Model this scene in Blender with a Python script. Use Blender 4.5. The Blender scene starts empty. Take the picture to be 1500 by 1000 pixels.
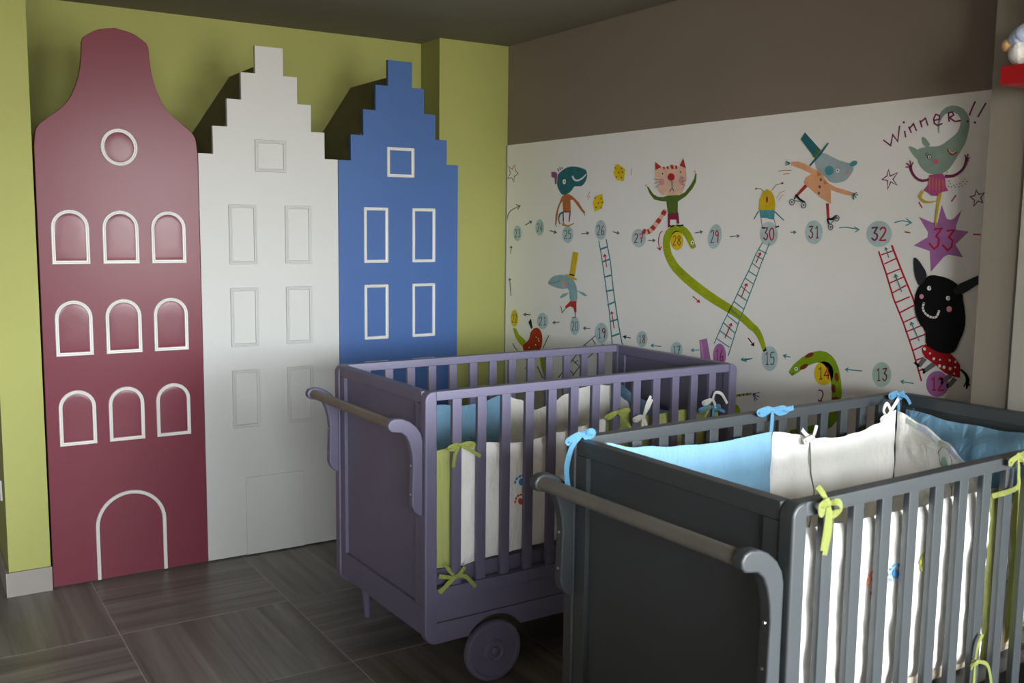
import bpy, bmesh, math, random
from mathutils import Vector, Matrix, noise
S = bpy.context.scene
COL = S.collection
R = math.radians
PI = math.pi

# ------------------------------------------------------------------ camera
cam_d = bpy.data.cameras.new('camera')
cam = bpy.data.objects.new('camera', cam_d); COL.objects.link(cam)
cam_d.sensor_width = 36.0
cam_d.lens = 36.0 * 1438.16 / 1500.0
cam_d.clip_start = 0.05
_y, _p, _r = R(32.373), R(6.8076), R(0.6825)
_f = Vector((math.sin(_y)*math.cos(_p), math.cos(_y)*math.cos(_p), -math.sin(_p)))
_rt = Vector((math.cos(_y), -math.sin(_y), 0)); _u = _rt.cross(_f)
_rr = _rt*math.cos(_r) + _u*math.sin(_r); _uu = -_rt*math.sin(_r) + _u*math.cos(_r)
cam.matrix_world = Matrix(((_rr.x, _uu.x, -_f.x, 0.0), (_rr.y, _uu.y, -_f.y, 0.0), (_rr.z, _uu.z, -_f.z, 1.5), (0, 0, 0, 1)))
S.camera = cam
cam_d.dof.use_dof = True; cam_d.dof.focus_distance = 4.0; cam_d.dof.aperture_fstop = 6.3

# ------------------------------------------------------------------ world, daylight through the window behind the camera, exposure
SKY, GROUND = 57.0, 18.5
w = bpy.data.worlds.new('world'); S.world = w; w.use_nodes = True; wt = w.node_tree
# overcast sky, brighter towards the zenith, over a dull ground below the horizon
wc = wt.nodes.new('ShaderNodeTexCoord'); wx = wt.nodes.new('ShaderNodeSeparateXYZ'); wt.links.new(wc.outputs['Generated'], wx.inputs[0])
wr = wt.nodes.new('ShaderNodeMapRange'); wr.inputs[1].default_value = -0.03; wr.inputs[2].default_value = 0.05; wt.links.new(wx.outputs['Z'], wr.inputs[0])
wz = wt.nodes.new('ShaderNodeMath'); wz.operation = 'MULTIPLY_ADD'; wz.inputs[1].default_value = 1.4; wz.inputs[2].default_value = 1.0; wt.links.new(wx.outputs['Z'], wz.inputs[0])
ws = wt.nodes.new('ShaderNodeMath'); ws.operation = 'MULTIPLY'; ws.inputs[1].default_value = SKY; wt.links.new(wz.outputs[0], ws.inputs[0])
wm = wt.nodes.new('ShaderNodeMix'); wm.data_type = 'FLOAT'; wt.links.new(wr.outputs[0], wm.inputs[0]); wm.inputs[2].default_value = GROUND; wt.links.new(ws.outputs[0], wm.inputs[3])
wk = wt.nodes.new('ShaderNodeMix'); wk.data_type = 'RGBA'; wt.links.new(wr.outputs[0], wk.inputs[0]); wk.inputs[6].default_value = (1.0, 0.95, 0.86, 1); wk.inputs[7].default_value = (0.93, 0.97, 1.0, 1)
wt.links.new(wk.outputs[2], wt.nodes['Background'].inputs[0]); wt.links.new(wm.outputs[0], wt.nodes['Background'].inputs[1])
S.view_settings.view_transform = 'Standard'; S.view_settings.look = 'None'
S.view_settings.exposure = 0.0; S.view_settings.gamma = 1.0; S.view_settings.use_curve_mapping = False
def portal(name, x, y, z, sx, sz):
    d = bpy.data.lights.new(name, 'AREA'); d.shape = 'RECTANGLE'; d.size = sx; d.size_y = sz; d.cycles.is_portal = True
    o = bpy.data.objects.new(name, d); COL.objects.link(o); o.location = (x, y, z); o.rotation_euler = (R(90), 0, 0)   # a window opening onto the sky, facing +Y
portal('window_portal', 2.10, -1.02, 1.46, 1.44, 1.92)
portal('window_portal', -0.9, -4.42, 1.5, 3.0, 1.7)

# ------------------------------------------------------------------ materials
def lin(h):
    h = h.lstrip('#'); out = []
    for k in (0, 2, 4):
        c = int(h[k:k+2], 16)/255.0
        out.append(c/12.92 if c <= 0.04045 else ((c+0.055)/1.055)**2.4)
    return (*out, 1.0)
MC = {}
def mat(name, col, rough=0.5, var=0.05, nscale=3.0, bump=0.0, bscale=60.0, spec=0.5, metal=0.0, sheen=0.0, coat=0.0):
    if name in MC: return MC[name]
    m = bpy.data.materials.new(name); m.use_nodes = True; nt = m.node_tree; b = nt.nodes['Principled BSDF']
    c = lin(col) if isinstance(col, str) else col
    b.inputs['Roughness'].default_value = rough; b.inputs['Metallic'].default_value = metal
    b.inputs['Specular IOR Level'].default_value = spec
    if sheen: b.inputs['Sheen Weight'].default_value = sheen
    if coat: b.inputs['Coat Weight'].default_value = coat; b.inputs['Coat Roughness'].default_value = 0.25
    tc = nt.nodes.new('ShaderNodeTexCoord')
    if var:
        n = nt.nodes.new('ShaderNodeTexNoise'); n.inputs['Scale'].default_value = nscale; n.inputs['Detail'].default_value = 4
        nt.links.new(tc.outputs['Object'], n.inputs['Vector'])
        r = nt.nodes.new('ShaderNodeValToRGB'); r.color_ramp.elements[0].position = 0.3; r.color_ramp.elements[1].position = 0.7
        r.color_ramp.elements[0].color = (*[v*(1-var) for v in c[:3]], 1); r.color_ramp.elements[1].color = (*[min(1, v*(1+var)) for v in c[:3]], 1)
        nt.links.new(n.outputs['Fac'], r.inputs['Fac']); nt.links.new(r.outputs['Color'], b.inputs['Base Color'])
    else: b.inputs['Base Color'].default_value = c
    if bump:
        n2 = nt.nodes.new('ShaderNodeTexNoise'); n2.inputs['Scale'].default_value = bscale; n2.inputs['Detail'].default_value = 3
        nt.links.new(tc.outputs['Object'], n2.inputs['Vector'])
        bp = nt.nodes.new('ShaderNodeBump'); bp.inputs['Strength'].default_value = bump; bp.inputs['Distance'].default_value = 0.004
        nt.links.new(n2.outputs['Fac'], bp.inputs['Height']); nt.links.new(bp.outputs['Normal'], b.inputs['Normal'])
    MC[name] = m; return m
def tile_mat(name, base, dark, light):
    m = bpy.data.materials.new(name); m.use_nodes = True; nt = m.node_tree; b = nt.nodes['Principled BSDF']
    b.inputs['Roughness'].default_value = 0.38; b.inputs['Specular IOR Level'].default_value = 0.4
    tc = nt.nodes.new('ShaderNodeTexCoord'); oi = nt.nodes.new('ShaderNodeObjectInfo')
    off = nt.nodes.new('ShaderNodeVectorMath'); off.operation = 'MULTIPLY_ADD'
    cb = nt.nodes.new('ShaderNodeCombineXYZ')
    for k in range(3): nt.links.new(oi.outputs['Random'], cb.inputs[k])
    off.inputs[1].default_value = (37, 53, 11); nt.links.new(cb.outputs[0], off.inputs[0]); nt.links.new(tc.outputs['Object'], off.inputs[2])
    mp = nt.nodes.new('ShaderNodeMapping'); mp.inputs['Scale'].default_value = (0.7, 17.0, 1.0); nt.links.new(off.outputs[0], mp.inputs['Vector'])
    n = nt.nodes.new('ShaderNodeTexNoise'); n.inputs['Scale'].default_value = 1.0; n.inputs['Detail'].default_value = 5; n.inputs['Roughness'].default_value = 0.62
    n.inputs['Distortion'].default_value = 0.6
    nt.links.new(mp.outputs[0], n.inputs['Vector'])
    r = nt.nodes.new('ShaderNodeValToRGB'); e = r.color_ramp.elements
    e[0].position = 0.30; e[0].color = lin(dark); e[1].position = 0.72; e[1].color = lin(light)
    k = r.color_ramp.elements.new(0.5); k.color = lin(base)
    nt.links.new(n.outputs['Fac'], r.inputs['Fac'])
    hv = nt.nodes.new('ShaderNodeHueSaturation'); ma = nt.nodes.new('ShaderNodeMath'); ma.operation = 'MULTIPLY_ADD'; ma.inputs[1].default_value = 0.16; ma.inputs[2].default_value = 0.92
    nt.links.new(oi.outputs['Random'], ma.inputs[0]); nt.links.new(ma.outputs[0], hv.inputs['Value']); nt.links.new(r.outputs['Color'], hv.inputs['Color'])
    nt.links.new(hv.outputs[0], b.inputs['Base Color'])
    bp = nt.nodes.new('ShaderNodeBump'); bp.inputs['Strength'].default_value = 0.12; bp.inputs['Distance'].default_value = 0.003
    nt.links.new(n.outputs['Fac'], bp.inputs['Height']); nt.links.new(bp.outputs['Normal'], b.inputs['Normal'])
    return m
def fabric(name, col, fold=0.0):
    m = mat(name, col, 0.9, 0.04, 6.0, 0.0, spec=0.15, sheen=0.15)
    nt = m.node_tree; b = nt.nodes['Principled BSDF']; tc = nt.nodes.new('ShaderNodeTexCoord')
    n = nt.nodes.new('ShaderNodeTexNoise'); n.inputs['Scale'].default_value = 9.0; n.inputs['Detail'].default_value = 6; n.inputs['Distortion'].default_value = 1.2
    nt.links.new(tc.outputs['Object'], n.inputs['Vector'])
    bp = nt.nodes.new('ShaderNodeBump'); bp.inputs['Strength'].default_value = 0.5; bp.inputs['Distance'].default_value = 0.03
    nt.links.new(n.outputs['Fac'], bp.inputs['Height'])
    mp = nt.nodes.new('ShaderNodeMapping'); mp.inputs['Rotation'].default_value = (0.3, 0.7, 0.2); mp.inputs['Scale'].default_value = (26, 14, 5)
    n3 = nt.nodes.new('ShaderNodeTexNoise'); n3.inputs['Scale'].default_value = 1.0; n3.inputs['Detail'].default_value = 4; n3.inputs['Distortion'].default_value = 1.6
    nt.links.new(tc.outputs['Object'], mp.inputs['Vector']); nt.links.new(mp.outputs[0], n3.inputs['Vector'])
    b3 = nt.nodes.new('ShaderNodeBump'); b3.inputs['Strength'].default_value = 0.45; b3.inputs['Distance'].default_value = 0.014
    nt.links.new(n3.outputs['Fac'], b3.inputs['Height']); nt.links.new(bp.outputs['Normal'], b3.inputs['Normal']); nt.links.new(b3.outputs['Normal'], b.inputs['Normal'])
    return m

M_green = mat('lime_green_wall_paint', '#8c8f4e', 0.75, 0.03, 1.5, 0.08, 120)
M_taupe = mat('taupe_wall_paint', '#83776a', 0.8, 0.04, 1.5, 0.06, 120)
M_ceil = mat('taupe_ceiling_paint', '#746f60', 0.85, 0.04, 1.2, 0.05, 120)
M_white = mat('white_mural_wallpaper', '#f0f0ec', 0.7, 0.02, 2.0, 0.04, 200)
M_pale = mat('pale_grey_paint', '#837c70', 0.8, 0.03, 1.5)
M_trimw = mat('pale_trim_paint', '#9a988e', 0.7, 0.03, 1.5)
M_tile = tile_mat('wood_grain_tile', '#706c67', '#56524e', '#8a8681')
M_tileb = tile_mat('wood_grain_skirting', '#8c8782', '#77726d', '#a09b96')
M_grout = mat('grey_grout', '#a29c92', 0.9, 0.06, 20)
M_red = mat('red_semi_gloss_paint', '#64303a', 0.27, 0.02, 2, 0.02, 30, spec=0.14)
M_redpad = mat('red_gloss_window_vinyl', '#66323c', 0.26, 0.03, 8, 0.10, 14, spec=0.2)
M_wpaint = mat('white_satin_paint', '#aaaba9', 0.5, 0.015, 2, 0.02, 30, spec=0.2)
M_blue = mat('blue_satin_paint', '#395688', 0.5, 0.03, 2, 0.02, 30, spec=0.2)
M_mould = mat('white_moulding_paint', '#bcbcb9', 0.4, 0.02, 4)
M_gap = mat('dark_olive_carcass', '#5a5634', 0.8, 0.1, 4)  # even dark olive tone for the cupboard bodies

# ------------------------------------------------------------------ mesh helpers
def link(name, bm, mats, parent=None, smooth=False, loc=(0, 0, 0)):
    me = bpy.data.meshes.new(name); bmesh.ops.recalc_face_normals(bm, faces=bm.faces[:]) if len(bm.faces) < 60000 else None
    if smooth:
        for f in bm.faces: f.smooth = True
    bm.to_mesh(me); bm.free()
    for m in (mats if isinstance(mats, (list, tuple)) else [mats]): me.materials.append(m)
    if smooth: me.set_sharp_from_angle(angle=R(38))
    o = bpy.data.objects.new(name, me); COL.objects.link(o); o.location = loc
    if parent: o.parent = parent
    if smooth and len(me.vertices) < 1500:
        wn_ = o.modifiers.new('weighted_normals', 'WEIGHTED_NORMAL'); wn_.keep_sharp = True
    return o
def box(bm, x0, x1, y0, y1, z0, z1, bev=0.0, seg=2):
    b2 = bmesh.new(); bmesh.ops.create_cube(b2, size=1.0)
    for v in b2.verts: v.co = Vector(((x0+x1)/2+v.co.x*(x1-x0), (y0+y1)/2+v.co.y*(y1-y0), (z0+z1)/2+v.co.z*(z1-z0)))
    if bev: bmesh.ops.bevel(b2, geom=b2.edges[:], offset=bev, segments=seg, affect='EDGES', profile=0.5, clamp_overlap=True)
    merge(bm, b2)
def merge(bm, b2):
    mp = {}
    for v in b2.verts: mp[v] = bm.verts.new(v.co)
    for f in b2.faces:
        try:
            nf = bm.faces.new([mp[v] for v in f.verts]); nf.material_index = f.material_index; nf.smooth = f.smooth
        except ValueError: pass
    b2.free()
def BX(name, m, parent, x0, x1, y0, y1, z0, z1, bev=0.002):
    bm = bmesh.new(); box(bm, x0, x1, y0, y1, z0, z1, bev); return link(name, bm, m, parent, smooth=bev > 0)
def prism(bm, pts, y0, y1, bev=0.0, seg=2):
    """polygon in (x, z) given thickness along y"""
    b2 = bmesh.new()
    a = [b2.verts.new((x, y0, z)) for x, z in pts]; f1 = b2.faces.new(a)
    ex = bmesh.ops.extrude_face_region(b2, geom=[f1])
    for v in ex['geom']:
        if isinstance(v, bmesh.types.BMVert): v.co.y = y1
    bmesh.ops.recalc_face_normals(b2, faces=b2.faces[:])
    if bev:
        ed = [e for e in b2.edges if abs(e.verts[0].co.y-e.verts[1].co.y) < 1e-6]
        bmesh.ops.bevel(b2, geom=ed, offset=bev, segments=seg, affect='EDGES', profile=0.5, clamp_overlap=True)
    merge(bm, b2)
def lathe(bm, prof, center, axis='y', n=40):
    """prof: (radius, offset along axis)"""
    b2 = bmesh.new(); rings = []
    for r, o in prof:
        ring = []
        for k in range(n):
            a = 2*PI*k/n; p = (r*math.cos(a), r*math.sin(a))
            co = {'y': (p[0], o, p[1]), 'z': (p[0], p[1], o), 'x': (o, p[0], p[1])}[axis]
            ring.append(b2.verts.new(Vector(center)+Vector(co)))
        rings.append(ring)
    for a, b in zip(rings, rings[1:]):
        for k in range(n): b2.faces.new((a[k], a[(k+1) % n], b[(k+1) % n], b[k]))
    b2.faces.new(rings[0]); b2.faces.new(rings[-1])
    merge(bm, b2)
def tube(bm, pts, rad, n=12):
    pts = [Vector(p) for p in pts]; rings = []
    rads = rad if isinstance(rad, (list, tuple)) else [rad]*len(pts)
    for i, p in enumerate(pts):
        t = (pts[min(i+1, len(pts)-1)]-pts[max(i-1, 0)]).normalized()
        up = Vector((0, 0, 1)) if abs(t.z) < 0.9 else Vector((0, 1, 0))
        a = t.cross(up).normalized(); b = t.cross(a)
        rings.append([bm.verts.new(p+(a*math.cos(2*PI*k/n)+b*math.sin(2*PI*k/n))*rads[i]) for k in range(n)])
    for a, b in zip(rings, rings[1:]):
        for k in range(n): bm.faces.new((a[k], a[(k+1) % n], b[(k+1) % n], b[k]))
    bm.faces.new(rings[0]); bm.faces.new(rings[-1])
def ellipsoid(bm, c, r, u=20, v=12, rot=None):
    b2 = bmesh.new(); bmesh.ops.create_uvsphere(b2, u_segments=u, v_segments=v, radius=1.0)
    for q in b2.verts:
        p = Vector((q.co.x*r[0], q.co.y*r[1], q.co.z*r[2]))
        if rot: p = rot @ p
        q.co = Vector(c)+p
    merge(bm, b2)
def spline(pts, n=6):
    out = []; N = len(pts)
    for k in range(N-1):
        p0, p1, p2, p3 = (Vector(pts[max(0, min(N-1, q))]) for q in (k-1, k, k+1, k+2))
        for s in range(n):
            t = s/n
            out.append(0.5*((2*p1)+(p2-p0)*t+(2*p0-5*p1+4*p2-p3)*t*t+(3*p1-p0-3*p2+p3)*t**3))
    out.append(Vector(pts[-1])); return out
def ribbon(bm, pts, w, out=Vector((0, -1, 0)), th=0.0016, n=6):
    """flat cloth strip along a smooth path, its width lying across the path, facing 'out'"""
    P = spline(pts, n); a = []; ws = w if isinstance(w, (list, tuple)) else [w, w]
    for i, p in enumerate(P):
        t = (P[min(i+1, len(P)-1)]-P[max(i-1, 0)]).normalized()
        s = t.cross(out)
        if s.length < 0.2: s = t.cross(Vector((0.6, 0, 0.8)))
        s.normalize(); nn = s.cross(t).normalized()
        f = i/(len(P)-1)*(len(ws)-1); k = min(int(f), len(ws)-2); ww = ws[k]+(ws[k+1]-ws[k])*(f-k)
        a.append([bm.verts.new(p+s*ww/2+nn*th/2), bm.verts.new(p+nn*th*1.2), bm.verts.new(p-s*ww/2+nn*th/2), bm.verts.new(p-s*ww/2-nn*th/2), bm.verts.new(p+s*ww/2-nn*th/2)])
    for r0, r1 in zip(a, a[1:]):
        for k in range(5): bm.faces.new((r0[k], r0[(k+1) % 5], r1[(k+1) % 5], r1[k]))
    bm.faces.new(a[0]); bm.faces.new(a[-1])
def thing(name, label, cat, loc=(0, 0, 0), rz=0.0, group=None):
    o = bpy.data.objects.new(name, None); COL.objects.link(o); o.location = loc; o.rotation_euler = (0, 0, rz)
    o.empty_display_size = 0.1; o['label'] = label; o['category'] = cat
    if group: o['group'] = group
    return o
def struct(name, m, boxes, parent=None):
    bm = bmesh.new()
    for b in boxes: box(bm, *b)
    o = link(name, bm, m, parent); o['kind'] = 'structure'; return o

# ------------------------------------------------------------------ the room
CE = 2.451; XR = 2.884; YB = 4.83
fl = struct('floor', M_grout, [(-3.0, 3.2, -4.4, 6.2, -0.12, -0.001)])
struct('ceiling', M_ceil, [(-3.0, 3.2, -4.4, 6.2, CE, CE+0.1)])
struct('wall_back', M_green, [(0.487, 2.47, YB, YB+0.12, 0, CE)])
struct('wall_back_left', M_green, [(0.336, 0.4885, 4.25, 5.9, 0, CE)])
struct('wall_back_right', M_green, [(2.464, XR+0.05, 4.62, YB+0.12, 0, CE)])
struct('wall_right', M_taupe, [(XR, XR+0.15, -1.0, 4.9, 0, CE)])
struct('wall_right_front', M_pale, [(2.738, XR+0.02, 1.05, 1.728, 0, CE)])
struct('trim_1', M_trimw, [(2.728, 2.742, 1.10, 1.606, 0, CE)])
struct('trim_2', M_trimw, [(2.876, 2.884, 4.606, 4.62, 0.02, 1.926)])
struct('wall_left', M_taupe, [(-3.0, -2.88, -4.4, 6.1, 0, CE)])
struct('wall_far', M_taupe, [(-3.0, 0.4, 5.9, 6.05, 0, CE)])
# walls behind the camera: a near window on the right, a far one in the deeper part of the room on the left
struct('wall_front_and_shade_wall', M_pale, [(1.30, 1.38, -1.0, -0.9, 0, CE), (2.82, 3.1, -1.0, -0.9, 0, CE), (1.38, 2.82, -1.0, -0.9, 0, 0.5), (1.38, 2.82, -1.0, -0.9, 2.42, CE), (1.30, 1.38, -4.4, -1.0, 0, CE), (-0.3, 1.30, -1.0, -0.9, 0, 1.24)])  # last box: unseen low wall added to shade the cot ends
def window(name, x0, x1, y, z0, z1):
    f = 0.045; return struct(name, M_trimw, [(x0, x1, y, y+0.05, z0, z0+f), (x0, x1, y, y+0.05, z1-f, z1), (x0, x0+f, y, y+0.05, z0+f, z1-f), (x1-f, x1, y, y+0.05, z0+f, z1-f), ((x0+x1)/2-0.02, (x0+x1)/2+0.02, y, y+0.05, z0+f, z1-f)])
window('window_1', 1.38, 2.82, -0.97, 0.5, 2.42)
struct('wall_front_far', M_pale, [(-3.0, -2.4, -4.4, -4.3, 0, CE), (0.6, 1.3, -4.4, -4.3, 0, CE), (-2.4, 0.6, -4.4, -4.3, 0, 0.65), (-2.4, 0.6, -4.4, -4.3, 2.35, CE)])
window('window_2', -2.4, 0.6, -4.37, 0.65, 2.35)
# skirting round the left pier: same wood-grain tile
bm = bmesh.new(); box(bm, 0.326, 0.492, 4.238, 4.2495, 0, 0.10, 0.0015)
sk = link('baseboard_left', bm, M_tileb); sk['kind'] = 'structure'
bm = bmesh.new(); box(bm, 0.324, 0.3355, 4.2385, 5.9, 0, 0.10, 0.0015)
sk = link('baseboard_left.001', bm, M_tileb); sk['kind'] = 'structure'
# floor tiles, grain turning from tile to tile
P = 0.636
bm = bmesh.new(); box(bm, -P/2+0.0021, P/2-0.0021, -P/2+0.0021, P/2-0.0021, -0.012, 0.0, 0.0008, 1)
t0 = link('tile', bm, M_tile, fl)
first = True
for i in range(-6, 4):
    for j in range(-13, 3):
        x = 0.638+P*(i+0.5); y = 3.648+P*(j+0.5)
        if x > 3.1 or x < -3.0 or y < -4.2 or (x > 1.3 and y < -0.9) or y > 6: continue
        o = t0 if first else t0.copy()
        if not first: COL.objects.link(o)
        o.parent = fl; first = False; o.location = (x, y, 0)
        o.rotation_euler = (0, 0, 0 if (i+j) % 2 == 0 else PI/2)

# ------------------------------------------------------------------ house-front cupboards
def moulding(name, parent, outline, m, y=0.0, w=0.0155, closed=True):
    """double-bead moulding following an outline (x, z), clockwise or not; inside is offset inwards"""
    prof = [(0, 0), (0.0004, 0.005), (0.003, 0.0075), (0.006, 0.0072), (0.0082, 0.0048), (0.0098, 0.0066), (0.0132, 0.006), (0.015, 0.0035), (0.0155, 0)]
    n = len(outline); area = sum(outline[k][0]*outline[(k+1) % n][1]-outline[(k+1) % n][0]*outline[k][1] for k in range(n))
    sg = 1 if area > 0 else -1
    bm = bmesh.new(); rows = []
    for k in range(n):
        p = Vector(outline[k]); a = Vector(outline[k-1]) if (closed or k > 0) else None; b = Vector(outline[(k+1) % n]) if (closed or k < n-1) else None
        d0 = (p-a).normalized() if a is not None else (b-p).normalized(); d1 = (b-p).normalized() if b is not None else d0
        n0 = Vector((-d0.y, d0.x))*sg; n1 = Vector((-d1.y, d1.x))*sg; mt = (n0+n1).normalized(); mt = mt/max(0.4, mt.dot(n0))
        rows.append([bm.verts.new((p.x+mt.x*o, y-h, p.y+mt.y*o)) for o, h in prof])
    rng = range(n) if closed else range(n-1)
    for k in rng:
        r0, r1 = rows[k], rows[(k+1) % n]
        for q in range(len(prof)-1): bm.faces.new((r0[q], r0[q+1], r1[q+1], r1[q]))
    if not closed: bm.faces.new(rows[0]); bm.faces.new(rows[-1])
    return link(name, bm, m, parent, smooth=True)
def arch(x0, x1, z0, z1, n=14):
    r = (x1-x0)/2; cx = (x0+x1)/2
    return [(x0, z0)]+[(cx-r*math.cos(PI*k/n), z1-r+r*math.sin(PI*k/n)) for k in range(n+1)]+[(x1, z0)]
def pane(parent, outline, m, bulge=0.0028):
    n = len(outline); cx = sum(p[0] for p in outline)/n; cz = (min(p[1] for p in outline)+max(p[1] for p in outline))/2
    bm = bmesh.new(); rings = []
    for s, h in ((0.9, 0.0), (0.86, bulge*0.6), (0.74, bulge), (0.4, bulge*1.15)):
        rings.append([bm.verts.new((cx+(x-cx)*s, -h, cz+(z-cz)*s)) for x, z in outline])
    for a, b in zip(rings, rings[1:]):
        for k in range(n): bm.faces.new((a[k], a[(k+1) % n], b[(k+1) % n], b[k]))
    bm.faces.new(rings[-1])
    return link('window_pane', bm, m, parent, smooth=True)
YF = 4.252; TH = 0.022
def house(x, wd, outline, m, label):
    t = thing('house_cupboard', label, 'cupboard', (x, YF, 0), 0, 'house-shaped cupboards')
    bm = bmesh.new(); prism(bm, outline, 0, TH, 0.002, 2); link('front_panel', bm, m, t)
    bm = bmesh.new(); prism(bm, [(0.004, 0.0), (wd-0.004, 0.0)]+([(wd-0.004, 1.74), (0.004, 1.74)] if m is M_red else [(wd-0.004, 1.715), (wd-0.060, 1.774), (wd-0.0675, 1.823), (wd/2+0.003, 2.189), (wd/2-0.003, 2.189), (0.0675, 1.823), (0.060, 1.774), (0.004, 1.715)]), TH+0.001, YB-YF-0.002)
    link('carcass', bm, M_gap, t)
    return t
# red, bell gable
rp = [(0.0, 1.773), (0.006, 1.83), (0.016, 1.855), (0.034, 1.875), (0.082, 1.914), (0.121, 1.951), (0.150, 2.002), (0.170, 2.06), (0.181, 2.124), (0.186, 2.19)]
rp = [(p.x, p.z) for p in spline([(a, 0, b) for a, b in rp], 4)]
tp = [(p.x, p.z) for p in spline([(0.192, 0, 2.208), (0.213, 0, 2.224), (0.25, 0, 2.244), (0.312, 0, 2.257)], 4)]
half = rp+tp
red_out = [(0.0, 0.006)]+half+[(0.624-a, b) for a, b in reversed(half[:-1])]+[(0.624, 0.006)]
red = house(0.496, 0.624, red_out, M_red, 'dark red house-shaped cupboard front with bell gable and white arched windows')
for z0, z1 in ((1.321, 1.537), (0.953, 1.177), (0.587, 0.813)):
    for xa in (0.046, 0.235, 0.424):
        o = arch(xa, xa+0.141, z0, z1); f = moulding('window_frame', red, o, M_mould); pane(f, o, M_redpad)
ci = [(0.3115+0.071*math.cos(2*PI*k/28), 1.789+0.0745*math.sin(2*PI*k/28)) for k in range(28)]
f = moulding('round_window_frame', red, ci, M_mould); pane(f, ci, M_redpad, 0.004)
moulding('door_frame', red, arch(0.168, 0.451, 0.008, 0.372, 22), M_mould, closed=False)
def steps(s, st, z0, h, top):
    """crow-stepped outline: width of a step st, four steps a side"""
    L = [(0.0, 0.006)]; z = z0
    for k in range(5):
        L += [(k*st, z), ]
        if k < 4: L += [((k+1)*st, z)]
        z += h
    wd = s
    return L+[(wd-a, b) for a, b in reversed(L)]
def rect(x0, x1, z0, z1, r=0.004):
    return [(x0+r, z0), (x1-r, z0), (x1, z0+r), (x1, z1-r), (x1-r, z1), (x0+r, z1), (x0, z1-r), (x0, z0+r)]
def gable(wd):
    st = wd/10.0; zs = [1.782, 1.899, 2.016, 2.131, 2.248]
    L = [(0.0, 0.006), (0.0, zs[0])]
    for k in range(1, 5): L += [(k*st, zs[k-1]), (k*st, zs[k])]
    return L+[(wd-a, b) for a, b in reversed(L)]
whi = house(1.1215, 0.6255, gable(0.6255), M_wpaint, 'white crow-stepped house-shaped cupboard front between the red one and the blue one')
blu = house(1.7485, 0.6235, gable(0.6235), M_blue, 'blue crow-stepped house-shaped cupboard front with white window frames')
for h, mm in ((whi, M_wpaint), (blu, M_mould)):
    dx = 0.001 if h is blu else 0
    moulding('window_frame', h, rect(0.242, 0.384, 1.713, 1.852), mm)
    for z0, z1 in ((1.312, 1.571), (0.951, 1.211), (0.589, 0.848)):
        for xa in (0.122, 0.372): moulding('window_frame', h, rect(xa+dx, xa+0.124+dx, z0, z1), mm)
bm = bmesh.new(); box(bm, 0.172, 0.444, -0.006, 0.001, 0.006, 0.362, 0.002); link('door_panel', bm, M_wpaint, whi, smooth=True)

# ------------------------------------------------------------------ mural: white panel, flat painted figures
mu = None
bm = bmesh.new(); box(bm, XR-0.003, XR-0.0002, 1.60, 4.6195, 0.08, 1.9265)
mu = link('painted_mural', bm, M_white); mu['label'] = 'white wall mural of a painted snakes-and-ladders race with animals and numbered discs'; mu['category'] = 'mural'
PC = dict(brown='#8f5a3c', ink='#56676e', disc='#b4cccc', maroon='#8a2846', orange2='#b8703c', tealdark='#2f6c74', dark='#26282c', plum2='#8a5a84', white='#f3f1ea', purple='#7d2f5c',
 tan='#b98f66', yellow='#e0c51e', greyteal='#8fb0b4', pink2='#cf98a0', gold='#d0b224', redbrown='#b23a34', teal='#3f8b90', red='#b8233c', olive='#9fae1c', apple='#a83a1c', green2='#86960f', cat='#e2bfa6',
 green='#56702a', greyblue='#a3b7bc', peach='#e2a87c', orange='#e08040', tealmid='#4f97a0', eleph='#8fa598', redpink='#e0607a', magenta='#b4528a', plum='#ac72ac', disc2='#aac8bc', stripe='#6f7478',
 black='#0e0e10', red2='#b01820', charcoal='#303236', pink='#e096a0', black2='#08080a', snakegreen='#84a818', brown2='#7d3a20', tan2='#b3a24a', purpleink='#5a4a78', plum3='#c79ac4')
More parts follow.
